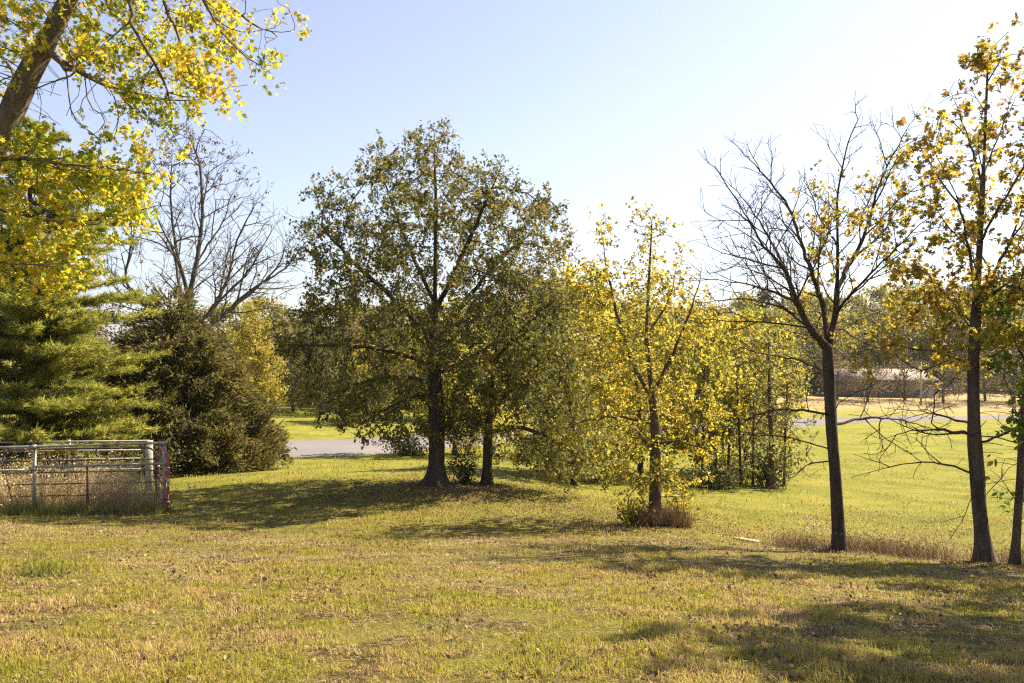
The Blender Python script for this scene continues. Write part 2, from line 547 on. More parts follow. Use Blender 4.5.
# ------------------------------------------------------------------ trees
LEAF = {
    'diamond': (np.array([[0, -.5, 0], [.27, 0, .06], [0, .5, 0], [-.27, 0, .06]]), None),
    'oval': (np.array([[0, -.5, 0], [.26, -.2, .05], [.24, .2, .06], [0, .5, -.03], [-.24, .2, .06], [-.26, -.2, .05]]), None),
    'oak': (np.array([[0, -.5, 0], [.10, -.25, .02], [.30, -.22, .05], [.12, -.02, .02], [.34, .12, .05], [.12, .2, .02], [0, .52, -.03],
                      [-.12, .2, .02], [-.34, .12, .05], [-.12, -.02, .02], [-.30, -.22, .05], [-.10, -.25, .02]]), None),
    'maple': (np.array([[0, -.45, 0], [.22, -.36, .03], [.15, -.2, .02], [.5, -.08, .08], [.27, .06, .03], [.38, .3, .08], [.12, .2, .02], [0, .56, -.05],
                        [-.12, .2, .02], [-.38, .3, .08], [-.27, .06, .03], [-.5, -.08, .08], [-.15, -.2, .02], [-.22, -.36, .03]]), None),
    'needle': (np.array([[-.06, 0, 0], [.06, 0, 0], [0, 1, 0]]), None),
    'spray': (np.array([[0, 0, 0], [.16, .30, .03], [.07, .5, 0], [0, 1, 0], [-.10, .55, .02], [-.17, .25, 0]]), None),
}


def leaf_cloud(P, size, shape='diamond', rng=RNG, axis=None, up=.25, sizevar=.5, spread=.6):
    """one small face per leaf at points P; axis gives a growth direction for needles and sprays"""
    T = LEAF[shape][0]
    n = len(P)
    k = len(T)
    s = size * (1 + sizevar * rng.uniform(-1, 1, n))
    nrm = rng.normal(size=(n, 3)); nrm /= np.linalg.norm(nrm, axis=1)[:, None]
    nrm[:, 2] += up * np.sign(nrm[:, 2]); nrm /= np.linalg.norm(nrm, axis=1)[:, None]
    if axis is None:
        a = rng.normal(size=(n, 3)); a[:, 2] -= .5
    else:
        a = axis / (np.linalg.norm(axis, axis=1)[:, None] + 1e-9) + spread * rng.normal(size=(n, 3))
    a /= np.linalg.norm(a, axis=1)[:, None] + 1e-9
    b = np.cross(a, nrm); b /= np.linalg.norm(b, axis=1)[:, None] + 1e-9
    c = np.cross(b, a)
    V = P[:, None, :] + s[:, None, None] * (T[None, :, 0, None] * b[:, None, :] + T[None, :, 1, None] * a[:, None, :] + T[None, :, 2, None] * c[:, None, :])
    return V.reshape(-1, 3), np.arange(n * k).reshape(n, k)


class Skel:
    def __init__(s): s.p = []; s.par = []; s.seed = []; s.paths = []
    def limb(s, pts, D, start=None):
        """polyline of nodes; joins the nearest node there is"""
        pts = np.asarray(pts, float)
        prev = -1
        if s.p:
            d = np.linalg.norm(np.array(s.p) - pts[0], axis=1)
            prev = int(d.argmin())
            pts = np.vstack([s.p[prev], pts[1:]]) if d[prev] < .6 * D else np.vstack([s.p[prev], pts])
        t = np.r_[0, np.cumsum(np.linalg.norm(np.diff(pts, axis=0), axis=1))]
        n = max(2, int(round(t[-1] / D)) + 1)
        tt = np.linspace(0, t[-1], n)
        q = np.stack([np.interp(tt, t, pts[:, k]) for k in range(3)], 1)
        # soften the corners of the polyline and add a little crookedness
        for _ in range(2):
            q[1:-1] = .25 * q[:-2] + .5 * q[1:-1] + .25 * q[2:]
        if prev >= 0 and n > 2: q[1:-1] += RNG.normal(size=(n - 2, 3)) * D * .06
        path = [prev] if prev >= 0 else []
        for i in range(0 if prev < 0 else 1, n):
            s.p.append(q[i]); s.par.append(prev); s.seed.append(True); prev = len(s.p) - 1
            path.append(prev)
        s.paths.append(path)
        return prev


def colonize(sk, att, D, dk, di=1e9, up=0.0, iters=90, jit=.12, maxn=9000, rng=RNG, lo=0.0):
    """space colonisation: branches grow from the skeleton towards the points of the crown"""
    pos_ = np.zeros((maxn, 3)); par = np.full(maxn, -1)
    n = len(sk.p)
    pos_[:n] = np.array(sk.p); par[:n] = sk.par
    ok = np.ones(n, bool)
    nd = np.full(len(att), np.inf); ni = np.zeros(len(att), int)
    def upd(a, b):
        nonlocal nd, ni
        for k in range(a, b, 200):
            blk = pos_[k:min(b, k + 200)]
            d = np.linalg.norm(att[:, None, :] - blk[None], axis=2)
            j = d.argmin(1); dm = d[np.arange(len(att)), j]
            m = dm < nd
            nd[m] = dm[m]; ni[m] = j[m] + k
    upd(int(lo * n), n)
    kids = np.bincount(par[:n][par[:n] >= 0], minlength=maxn)[:maxn] if n > 1 else np.zeros(maxn, int)
    for it in range(iters):
        live = nd > dk
        att, nd, ni = att[live], nd[live], ni[live]
        if len(att) == 0: break
        act = nd < di
        if not act.any(): break
        d = att[act] - pos_[ni[act]]
        d /= np.linalg.norm(d, axis=1)[:, None] + 1e-9
        acc = np.zeros((n, 3)); np.add.at(acc, ni[act], d)
        src = np.unique(ni[act])
        src = src[kids[src] < 4]
        if len(src) == 0: break
        g = acc[src]; g /= np.linalg.norm(g, axis=1)[:, None] + 1e-9
        pp = par[src]; hd = pos_[src] - pos_[np.maximum(pp, 0)]
        hd /= np.linalg.norm(hd, axis=1)[:, None] + 1e-9
        g += .45 * hd * (pp >= 0)[:, None]
        g += rng.normal(size=g.shape) * jit; g[:, 2] += up
        g /= np.linalg.norm(g, axis=1)[:, None] + 1e-9
        new = pos_[src] + g * D
        if n + len(new) > maxn: break
        pos_[n:n + len(new)] = new; par[n:n + len(new)] = src; kids[src] += 1
        upd(n, n + len(new)); n += len(new)
    sk.p = list(pos_[:n]); sk.par = list(par[:n]); sk.seed += [False] * (n - len(sk.seed))


def ramify(sk, step, spacing, levels, ratio, rng, up=.06, ang=.75, first=.42, lmax=2.2, lmin=.15, sweep=None):
    """side shoots along every limb, leaving it at an acute angle and curving up, then shoots on those"""
    paths = [(p, first if k == 0 else .18) for k, p in enumerate(sk.paths)]
    for lev in range(levels):
        nxt = []
        for path, f0 in paths:
            pts = np.array([sk.p[i] for i in path])
            seg = np.r_[0, np.cumsum(np.linalg.norm(np.diff(pts, axis=0), axis=1))]
            L = seg[-1]
            s_ = L * f0 + spacing * rng.uniform(0, 1)
            side = rng.uniform(0, 6.28)
            while s_ <= L + .01:
                i = min(len(path) - 1, int(np.searchsorted(seg, s_)))
                t = pts[i] - pts[max(0, i - 1)]; t /= np.linalg.norm(t) + 1e-9
                ref = np.array([.3, .5, .8]); a = np.cross(t, ref); a /= np.linalg.norm(a) + 1e-9; b = np.cross(t, a)
                side += 2.4 + rng.normal() * .5
                an = ang * rng.uniform(.6, 1.35)
                d = t * math.cos(an) + (a * math.cos(side) + b * math.sin(side)) * math.sin(an)
                d[2] += up * 2
                d /= np.linalg.norm(d)
                Lc = min(lmax, ratio * L) * (1.12 - .88 * s_ / L) * rng.uniform(.5, 1.25)
                if Lc > lmin:
                    n = max(3, int(Lc / step)); prev = path[i]; q = np.array(sk.p[prev]); np_ = [prev]
                    for k in range(n):
                        q = q + d * Lc / n
                        d = d + rng.normal(size=3) * .11; d[2] += up; d /= np.linalg.norm(d)
                        sk.p.append(q); sk.par.append(prev); sk.seed.append(False); prev = len(sk.p) - 1; np_.append(prev)
                    nxt.append((np_, .2))
                s_ += spacing * rng.uniform(.6, 1.4)
        paths = nxt
        spacing *= .62


def add_twigs(sk, rad, thr, per, length, rng=RNG, droop=0.0, only=None):
    P = np.array(sk.p); par = np.array(sk.par)
    idx = np.nonzero((rad < thr) & (par >= 0))[0]
    if only is not None: idx = idx[only(P[idx])]
    for i in idx:
        d0 = P[i] - P[par[i]]; d0 /= np.linalg.norm(d0) + 1e-9
        for _ in range(rng.poisson(per)):
            d = d0 + rng.normal(size=3) * .6; d[2] += .12 - droop; d /= np.linalg.norm(d)
            L = length * rng.uniform(.5, 1.3)
            prev = int(i)
            q = P[i]
            for k in range(3):
                q = q + d * L / 3
                d = d + rng.normal(size=3) * .18; d[2] += .05 - droop; d /= np.linalg.norm(d)
                sk.p.append(q); sk.par.append(prev); sk.seed.append(False); prev = len(sk.p) - 1


def radii(sk, tip, base, e=None):
    """pipe model: the exponent is chosen so that the twigs add up to the trunk's radius"""
    par = sk.par; n = len(par)
    nk = np.bincount(np.array(par)[np.array(par) >= 0], minlength=n)
    cnt = [0.0] * n
    for i in range(n - 1, -1, -1):
        if nk[i] == 0: cnt[i] = 1.0
        if par[i] >= 0: cnt[par[i]] += cnt[i]
    cnt = np.array(cnt)
    e = max(1.25, min(4.0, math.log(max(cnt[0], 2)) / math.log(base / tip)))
    r = tip * cnt ** (1 / e)
    return r * (1 + (base / r[0] - 1) * (cnt / cnt[0]) ** .25)


def wood(sk, rad, name_parts, mat, parent, flare=.9, kmax=12, tw=(.02, .05), bmat=None, seed=0):
    P = np.array(sk.p); par = np.array(sk.par); n = len(par)
    best = np.full(n, -1)
    for i in range(1, n):
        p = par[i]
        if best[p] < 0 or rad[i] > rad[best[p]] * 1.0001: best[p] = i
    starts = [0] + [i for i in range(1, n) if best[par[i]] != i]
    trunk, br = MB(), MB()
    for s in starts:
        ch = [s] if s == 0 else [par[s], s]
        i = s
        while best[i] >= 0:
            i = best[i]; ch.append(i)
        if len(ch) < 2: continue
        pts = P[ch].copy(); r = rad[ch].copy()
        if s != 0: r[0] = min(rad[ch[0]], r[1] * 1.35)
        if s == 0:
            # finer rings, root flare and a slightly lobed section for the trunk
            t = np.r_[0, np.cumsum(np.linalg.norm(np.diff(pts, axis=0), axis=1))]
            m = max(len(pts), int(t[-1] / .14))
            tt = np.r_[np.linspace(0, .6, 9)[:-1], np.linspace(.6, t[-1], m)]
            pts = np.stack([np.interp(tt, t, pts[:, k]) for k in range(3)], 1)
            r = np.interp(tt, t, r)
            r = r * (1 + flare * np.exp(-tt / .22))
            pts[0, 2] -= .12
            def wob(p, th, tt=tt):
                lob = np.sin(5 * th[None] + seed) * .5 + np.sin(3 * th[None] + 1.3 * seed + 1) * .5
                w = 1 + .22 * flare * np.exp(-tt[:, None] / .3) * lob
                w += .05 * np.sin(4 * th[None] + 3 * tt[:, None] + seed) + .035 * np.sin(7 * th[None] - 5.1 * tt[:, None])
                return w
            trunk.tube(pts, r, kmax, True, wob)
        else:
            k = 8 if r[1] > tw[1] else (5 if r[1] > tw[0] else 3)
            br.tube(pts, r, k, k > 3)
    trunk.build(name_parts[0], mat, parent, True)
    if br.n: br.build(name_parts[1], bmat or mat, parent, True)


def crown_points(prof, Y, n, clump=0.0, cf=1.0, dscale=1.0, rng=RNG, seed=1, shell=.5, notch=None):
    """random points in a round crown whose side view has the given rows (py, left px, right px)"""
    prof = np.asarray(prof, float)
    out = []
    tot = 0
    while tot < n:
        m = n * 3
        py = rng.uniform(prof[0, 0], prof[-1, 0], m)
        L = np.interp(py, prof[:, 0], prof[:, 1]); R = np.interp(py, prof[:, 0], prof[:, 2])
        keep = rng.uniform(0, (prof[:, 2] - prof[:, 1]).max(), m) < (R - L)
        py, L, R = py[keep], L[keep], R[keep]
        m = len(py)
        th = rng.uniform(0, 2 * math.pi, m); rr = rng.uniform(0, 1, m) ** shell
        hw = (R - L) / 2
        px = (L + R) / 2 + hw * rr * np.cos(th)
        X = (px - CX) / F * Y; Z = EYE - (py - CY) / F * Y
        dY = hw / F * Y * dscale * rr * np.sin(th)
        p = np.c_[X, Y + dY, Z]
        k = np.ones(m, bool)
        if clump > 0: k &= noise3(p, cf, seed) > (clump - 1) * 1.0 + .3 * rng.normal(size=m) * .5
        if notch is not None: k &= ~notch(px, py)
        out.append(p[k]); tot += k.sum()
    return np.concatenate(out)[:n]


def to_px(P):
    return CX + P[:, 0] / P[:, 1] * F, CY - (P[:, 2] - EYE) / P[:, 1] * F


def make_tree(name, label, cat, Y, limbs, prof, att_n, D, dk, base_r, bark, leaf, nleaf, lsize, shape='diamond', tip=.006, clump=.9, cf=1.0,
              dscale=1.0, up=.05, sig=.18, seed=1, twigs=None, leafmask=None, group=None, notch=None, kmax=12, flare=.9, thr=None, bmat=None,
              di=1e9, extra_leaf=None, shell=.5, crown_name='crown', lo=.0, leaf_up=.25, ram=None):
    rng = np.random.default_rng(seed * 101 + 5)
    sk = Skel()
    for L in limbs:
        pts = np.array([PX(px, py, Y + dy) for px, py, dy in L])
        if not sk.p:
            pts[0, 2] = gz1(pts[0, 0], pts[0, 1]) - .03
        sk.limb(pts, D)
    root = empty(name, (sk.p[0][0], sk.p[0][1], gz1(sk.p[0][0], sk.p[0][1])), label, cat, group)
    if ram: ramify(sk, rng=rng, **ram)
    if att_n:
        att = crown_points(prof, Y, att_n, clump, cf, dscale, rng, seed, shell, notch)
        colonize(sk, att, D, dk, di, up, rng=rng, lo=lo)
    r = radii(sk, tip, base_r)
    if twigs:
        add_twigs(sk, r, twigs[0], twigs[1], twigs[2], rng, twigs[3] if len(twigs) > 3 else 0)
        r = radii(sk, tip, base_r)
    wood(sk, r, ('trunk', 'branches'), M[bark], root, flare, kmax, bmat=M[bmat] if bmat else None, seed=seed)
    if nleaf:
        P = np.array(sk.p); sd = np.array(sk.seed)
        a = P[(r < (thr or tip * 2.6)) & ~sd]
        if len(a) == 0: a = P[~sd]
        if leafmask is not None:
            px, py = to_px(a)
            a = a[rng.uniform(0, 1, len(a)) < leafmask(px, py)]
        wgt = np.clip(.55 + .9 * noise3(a, cf * 2.2, seed + 5), .03, 1.6); wgt /= wgt.sum()
        ns = max(1, nleaf // 9)
        cen = a[rng.choice(len(a), ns, p=wgt)] + rng.normal(size=(ns, 3)) * sig
        pts = cen[rng.integers(0, ns, nleaf)] + rng.normal(size=(nleaf, 3)) * np.array([.6, .6, .75]) * min(sig, max(.055, lsize * .85))
        if extra_leaf is not None: pts = np.vstack([pts, extra_leaf])
        V, q = leaf_cloud(pts, lsize, shape, rng, up=leaf_up)
        link_mesh(crown_name, V, [q], M[leaf], root)
    return root


# --- the pin oak in the middle
make_tree('oak_tree', 'tall broad dark green oak with a wide rounded crown over the shaded lawn', 'tree', 21.0,
          [[(436, 485, 0), (437, 440, 0), (436, 400, 0), (433, 350, 0), (435, 300, .1), (436, 200, 0), (434, 145, 0)],
           [(433, 350, 0), (447, 325, .3), (470, 295, .6), (497, 262, 1.0), (530, 235, 1.2)],
           [(433, 345, 0), (415, 320, -.4), (385, 290, -.8), (352, 262, -1.0), (322, 225, -1.0)],
           [(434, 315, 0), (452, 280, -.8), (478, 220, -1.4), (500, 170, -1.5)],
           [(435, 300, 0), (412, 255, .8), (390, 200, 1.2), (376, 150, 1.2)],
           [(434, 365, 0), (400, 352, -.8), (350, 345, -1.5), (305, 345, -1.6)],
           [(435, 385, 0), (405, 375, .6), (360, 382, 1.1), (325, 400, 1.2)],
           [(436, 395, 0), (410, 398, -1.0), (380, 412, -1.8), (355, 428, -2.0)],
           [(434, 372, 0), (465, 360, 1.2), (500, 340, 2.2), (540, 322, 2.5)],
           [(434, 360, 0), (440, 340, -1.5), (450, 320, -3.2)], [(434, 340, 0), (430, 310, 1.8), (425, 290, 3.4)]],
          [(122, 420, 450), (132, 408, 464), (145, 370, 493), (160, 360, 503), (174, 340, 514), (190, 312, 540), (214, 302, 568), (232, 293, 578), (255, 298, 578),
           (285, 304, 566), (310, 286, 560), (340, 272, 552), (370, 288, 545), (400, 300, 530), (425, 325, 505), (441, 350, 455)],
          2700, .24, .27, .205, 'bark_oak', 'leaf_oak', 60000, .098, 'oak', tip=.006, clump=.74, cf=1.15, dscale=.92, up=.12, sig=.11, seed=3, kmax=16, flare=1.5,
          shell=.42, notch=lambda x, y: ((y < 150) & (x > 388) & (x < 405)) | ((y < 170) & (x > 478 + (y - 110) * .2) & (x < 484 + (y - 110) * .2)) | ((y < 205) & (x > 345) & (x < 357)))

# --- the smaller oak to its right
make_tree('oak_tree', 'smaller slim oak standing close to the right of the tall broad oak', 'tree', 21.6,
          [[(487, 487, 0), (488, 430, 0), (491, 395, 0), (497, 340, 0), (508, 300, 0), (520, 275, 0)],
           [(490, 420, 0), (505, 395, .3), (530, 370, .5), (560, 350, .6)],
           [(489, 430, 0), (520, 425, -.5), (555, 440, -.8), (585, 462, -1)],
           [(492, 390, 0), (478, 360, -.4), (468, 330, -.6)],
           [(494, 360, 0), (525, 325, -.8), (555, 300, -1.0)],
           [(489, 425, 0), (465, 420, .6), (450, 430, .8)]],
          [(262, 515, 545), (285, 490, 572), (320, 468, 590), (360, 458, 598), (400, 455, 603), (430, 460, 606), (455, 500, 606), (480, 545, 606)],
          1100, .24, .27, .125, 'bark_oak', 'leaf_oak2', 21000, .095, 'oak', tip=.006, clump=.8, cf=1.4, dscale=.8, up=.06, sig=.16, seed=4)

# --- yellow tree with two leading stems
make_tree('yellow_tree', 'slender yellow leaved tree with a forked crown in the middle of the lawn edge', 'tree', 17.5,
          [[(655, 527, 0), (655, 470, 0), (656, 430, 0), (652, 390, 0), (646, 340, 0), (649, 280, 0), (652, 222, 0)],
           [(652, 400, 0), (634, 365, .2), (615, 310, .4), (604, 255, .4), (601, 222, .4)],
           [(653, 395, 0), (675, 350, -.4), (695, 300, -.7), (702, 265, -.7)],
           [(655, 430, 0), (620, 415, -.3), (585, 420, -.5), (562, 430, -.6)],
           [(655, 420, 0), (690, 400, .4), (725, 385, .6)],
           [(655, 445, 0), (680, 440, -.6), (712, 452, -1.0)],
           [(648, 340, 0), (670, 300, .7), (680, 250, .8)],
           [(655, 470, 0), (640, 485, -.4), (622, 500, -.6)], [(655, 465, 0), (672, 468, -.5), (700, 470, -.9)]],
          [(208, 596, 658), (222, 588, 668), (240, 582, 690), (270, 580, 704), (300, 575, 716), (340, 568, 728), (380, 565, 735), (420, 560, 738), (450, 560, 728), (470, 585, 715), (505, 620, 690)],
          1500, .18, .21, .125, 'bark_brown', 'leaf_yellow', 16000, .068, 'oval', tip=.0046, clump=.82, cf=1.8, dscale=.85, up=.07, sig=.13, seed=6,
          notch=lambda x, y: ((y < 262) & (x > 614) & (x < 632)) | ((y > 475) & (x > 640) & (x < 668)))

# --- bare spreading tree on the edge of the terrace
bare_limbs = [[(840, 554, 0), (837, 500, 0), (834, 460, 0), (831, 420, 0), (829, 375, 0), (827, 348, 0), (836, 315, .1), (838, 266, .1), (837, 195, 0), (843, 165, 0), (848, 140, 0), (862, 112, 0)],
    [(827, 350, 0), (810, 330, -.3), (796, 301, -.5), (785, 266, -.7), (764, 248, -.9), (736, 227, -1.1), (705, 213, -1.2)],
    [(828, 345, 0), (825, 315, .4), (817, 287, .7), (803, 248, 1.0), (789, 206, 1.2), (764, 174, 1.3), (738, 148, 1.3)],
    [(838, 290, .1), (847, 268, .4), (863, 241, .6), (877, 192, .8), (891, 158, .9), (917, 112, 1.0)],
    [(837, 310, 0), (858, 287, -.7), (891, 252, -1.2), (935, 212, -1.6)],
    [(840, 172, 0), (830, 150, -.2), (822, 125, -.3)],
    [(796, 301, -.5), (770, 290, -1.2), (735, 282, -1.8), (700, 278, -2.0)],
    [(810, 330, -.3), (780, 322, -.2), (740, 322, .2), (690, 318, .5)],
    [(785, 266, -.7), (765, 230, -.2), (745, 200, .2), (725, 180, .4)],
    [(831, 420, 0), (809, 411, -.3), (779, 409, -.6), (745, 419, -.9), (720, 430, -1)],
    [(832, 449, 0), (798, 438, .3), (767, 434, .6), (735, 442, .8)],
    [(832, 458, 0), (805, 466, -.4), (778, 483, -.7)],
    [(831, 424, 0), (870, 417, .5), (905, 420, .9), (935, 430, 1.1)],
    [(830, 412, 0), (847, 396, -.6), (872, 386, -1.2)],
    [(827, 340, .1), (845, 325, .6), (880, 312, 1.0), (910, 300, 1.3)],
    [(838, 250, .1), (820, 220, -.8), (806, 180, -1.2)],
    [(785, 266, -.7), (755, 262, -.3), (722, 252, .2), (694, 240, .5)], [(810, 330, -.3), (785, 308, .5), (750, 298, 1.0), (708, 302, 1.4)],
    [(803, 248, 1.0), (778, 216, 1.6), (752, 196, 2.0)], [(764, 248, -.9), (742, 208, -1.4), (716, 168, -1.7)], [(817, 287, .7), (790, 270, 1.5), (765, 258, 2.0)],
    [(829, 375, 0), (800, 360, .5), (765, 355, .9), (735, 345, 1.2)],
    [(850, 262, .4), (880, 235, 1.0), (905, 200, 1.5)]]
make_tree('bare_tree', 'nearly bare spreading tree with a forked trunk at the edge of the terrace', 'tree', 14.0, bare_limbs,
          [(95, 838, 905), (130, 760, 905), (160, 720, 915), (200, 695, 935), (240, 690, 930), (280, 690, 915), (320, 690, 905), (345, 740, 890), (380, 765, 880), (420, 730, 920), (450, 740, 900), (485, 780, 850)],
          0, .15, .16, .098, 'bark_oak', 'leaf_sycamore', 1900, .075, 'maple', tip=.0038, clump=1.0, cf=1.3, dscale=.7, up=.05, sig=.10, seed=8,
          thr=.012, twigs=(.0048, .5, .26), crown_name='leaves', ram=dict(step=.13, spacing=.20, levels=3, ratio=.46, up=.025, ang=.75, lmax=1.6, lmin=.15),
          leafmask=lambda x, y: np.where((x > 785) & (x < 960) & (y > 160) & (y < 350), .9 * np.clip((x - 775) / 60, .15, 1), .002))

# --- tall sycamore at the right
syc_limbs = [[(985, 563, 0), (979, 505, 0), (974, 430, 0), (973, 370, 0), (976, 310, 0), (980, 240, 0), (984, 160, 0), (986, 105, 0), (988, 62, 0)],
    [(975, 300, 0), (971, 260, -.3), (961, 206, -.6), (945, 170, -.8), (928, 140, -.9)],
    [(976, 310, 0), (990, 280, .4), (1006, 250, .6), (1020, 215, .8), (1035, 160, .8)],
    [(979, 240, 0), (1000, 205, -.6), (1022, 170, -.8), (1050, 120, -.9)],
    [(974, 330, 0), (950, 300, .5), (925, 270, .9), (905, 245, 1.1)],
    [(976, 300, 0), (1000, 290, -.5), (1035, 262, -.9), (1060, 240, -1)],
    [(982, 180, 0), (965, 130, .5), (950, 90, .7)], [(983, 170, 0), (1003, 125, .5), (1016, 85, .8)],
    [(974, 440, 0), (943, 430, -.4), (908, 431, -.8), (880, 440, -1)],
    [(975, 474, 0), (943, 461, .3), (901, 463, .6), (850, 478, 1.0)],
    [(974, 425, 0), (927, 411, .8), (885, 408, 1.4)],
    [(976, 447, 0), (1003, 434, .3), (1035, 428, .5)],
    [(975, 480, 0), (965, 515, -.6), (950, 540, -.8)],
    [(973, 360, 0), (935, 352, -.6), (895, 345, -1.0), (865, 350, -1.2)],
    [(974, 345, 0), (1010, 330, .5), (1045, 320, .8)]]
make_tree('sycamore_tree', 'tall sycamore with a pale upper trunk and gold brown leaves near the right edge', 'tree', 12.8, syc_limbs,
          [(28, 972, 1004), (55, 945, 1030), (90, 925, 1055), (120, 905, 1075), (160, 902, 1080), (210, 900, 1085), (260, 895, 1085), (310, 890, 1080), (350, 870, 1075), (400, 870, 1070), (430, 850, 1060), (475, 840, 1020)],
          420, .16, .18, .108, 'bark_sycamore', 'leaf_sycamore', 10500, .08, 'maple', tip=.005, clump=.75, cf=1.9, dscale=.8, up=.07, sig=.10, seed=11,
          thr=.011, shell=.45, ram=dict(step=.14, spacing=.42, levels=2, ratio=.38, up=.04, ang=.75, lmax=1.2, lmin=.2), leafmask=lambda x, y: np.where(y < 375, .95, .002))

# --- thin green tree at the right edge
make_tree('young_tree', 'thin young tree with bright green leaves cut by the right edge of the photo', 'tree', 12.6,
          [[(1014, 569, 0), (1019, 500, 0), (1023, 420, 0), (1030, 330, 0), (1036, 250, 0)],
           [(1022, 430, 0), (1012, 400, -.3), (1003, 370, -.4)], [(1026, 370, 0), (1010, 330, .3), (998, 305, .5)],
           [(1019, 500, 0), (1003, 480, -.3), (990, 470, -.5)], [(1027, 360, 0), (1050, 330, .3), (1075, 300, .4)]],
          [(270, 1005, 1060), (300, 985, 1075), (340, 980, 1085), (390, 985, 1080), (420, 1000, 1070), (460, 985, 1050), (520, 990, 1040), (545, 1000, 1030)],
          260, .17, .2, .06, 'bark_brown', 'leaf_green', 2600, .10, 'oval', tip=.004, clump=.85, cf=2.0, dscale=.8, up=.06, sig=.12, seed=12,
          leafmask=lambda x, y: np.where(y < 410, .95, .3))

# --- leafy tree just outside the right edge; its dappled shadow lies on the near lawn
def shade_tree(label, X, Y, h0, h1, R, n, seed):
    g = gz1(X, Y)
    px = lambda x: CX + x / Y * F
    py = lambda h: CY - (g + h - EYE) / Y * F
    hm = lambda f: py(h0 + (h1 - h0) * f)
    limbs = [[(px(X), py(0), 0), (px(X - .1), py(h0 * .6), 0), (px(X + .1), py(h0), 0), (px(X), hm(.5), 0), (px(X - .1), hm(.95), 0)]]
    for k, (dx, dy, f) in enumerate([(-.7, .5, .6), (.75, -.3, .65), (-.4, -.8, .8), (.35, .8, .75), (-.8, -.1, .35), (.8, .3, .4)]):
        limbs.append([(px(X), hm(-.1 + .1 * k), 0), (px(X + dx * R * .6), hm(f - .1), dy * R * .6), (px(X + dx * R), hm(f), dy * R)])
    prof = [(hm(1), px(X - R * .25), px(X + R * .25)), (hm(.85), px(X - R * .7), px(X + R * .7)), (hm(.5), px(X - R), px(X + R)), (hm(.2), px(X - R * .8), px(X + R * .8)), (hm(0), px(X - R * .4), px(X + R * .4))]
    make_tree('shade_tree', label, 'tree', Y, limbs, prof, 620, .24, .27, .19, 'bark_brown', 'leaf_sycamore', n, .13, 'maple', tip=.006, clump=.82, cf=.9, sig=.15, seed=seed)


shade_tree('broad leafy tree beyond the right edge that dapples the bottom right of the lawn', 11.0, 8.5, 5.0, 11.5, 3.0, 12500, 13)
shade_tree('slimmer leafy tree beyond the right edge that shades the lawn just below the crest', 12.6, 12.6, 4.0, 10.0, 2.6, 9500, 15)

# --- leaning maple hanging into the frame from the left
maple_limbs = [[(-78, 575, 0), (-76, 500, 0), (-66, 380, 0), (-48, 270, 0), (-20, 180, 0), (4, 128, 0), (22, 88, 0), (42, 48, 0), (62, 12, 0), (84, -30, 0), (104, -100, .1), (118, -220, .2)],
    [(42, 50, 0), (56, 58, -.2), (66, 64, -.3), (69, 98, -.3)],
    [(66, 64, -.3), (80, 70, -.6), (92, 76, -.9)],
    [(62, 12, 0), (70, 4, .1), (95, -18, .2), (130, -40, .2)],
    [(84, -30, 0), (118, -24, -.4), (132, 6, -.6), (135, 22, -.7), (112, 37, -.8), (85, 60, -.8)],
    [(100, -90, 0), (145, -45, .3), (165, 5, .5), (180, 40, .6), (186, 80, .7)],
    [(104, -100, 0), (160, -60, -.5), (200, -8, -.8), (215, 24, -.9), (236, 50, -1.0), (256, 64, -1.0)],
    [(104, -100, 0), (175, -50, .4), (219, -2, .6), (245, 20, .7), (270, 34, .8), (292, 31, .8)],
    [(135, 22, -.7), (148, 50, -.7), (160, 75, -.5), (165, 84, -.4)],
    [(-10, 160, 0), (25, 158, -.5), (70, 165, -1.0), (115, 168, -1.3), (155, 175, -1.5)],
    [(-30, 205, 0), (20, 215, .3), (70, 222, .6), (120, 215, .8), (160, 205, .9)],
    [(-48, 268, 0), (-10, 262, -.6), (40, 265, -.9), (80, 262, -1.1)],
    [(22, 88, 0), (5, 60, .8), (-10, 30, 1.2)], [(60, 10, 0), (45, -30, 1.0), (30, -80, 1.4)],
    [(64, 60, -.3), (95, 82, .2), (130, 92, .6), (170, 102, .8), (195, 100, .9)]]


def maple_zone(x, y):
    hole = ((x > 62) & (x < 128) & (y > 84 - (x - 62) * .1) & (y < 132)) | ((x > 128) & (x < 175) & (y > 112) & (y < 142))
    top = (y < 118 - np.maximum(0, x - 150) * .15) & (x > 75) & (x < 225) & ~((y > 62) & (x < 95))
    tip_ = (x >= 200) & (x < 300) & (y < 70) & (y > (x - 225) * .1)
    low = (y > 122 + np.maximum(0, 90 - x) * .12) & (y < 305 - np.maximum(0, x - 40) * .45) & (x < 178)
    tl = (x < 40) & (y < 95 - x * 1.2)
    return np.where(hole, .02, 1.0) * np.where(top, .95, np.where(low, 1.0, np.where(tl, .8, np.where(tip_, .22, 0.0))))


def maple():
    make_tree('maple_tree', 'leaning maple with yellow leaves reaching in from the upper left corner', 'tree', 9.2, maple_limbs,
              [(-160, -10, 200), (-60, -60, 280), (0, -90, 300), (40, -100, 300), (70, -100, 260), (110, -100, 205), (150, -100, 180), (200, -110, 172), (250, -110, 140), (300, -110, 60)],
              1500, .13, .15, .155, 'bark_maple', 'leaf_maple', 25000, .055, 'maple', tip=.0035, clump=.85, cf=2.4, dscale=.55, up=.0, sig=.10, seed=14,
              thr=.0065, twigs=(.005, .25, .2), leafmask=lambda x, y: np.where(y < 0, .5, np.where(x < 0, .6, maple_zone(x, y))), flare=.6, kmax=20)


maple()

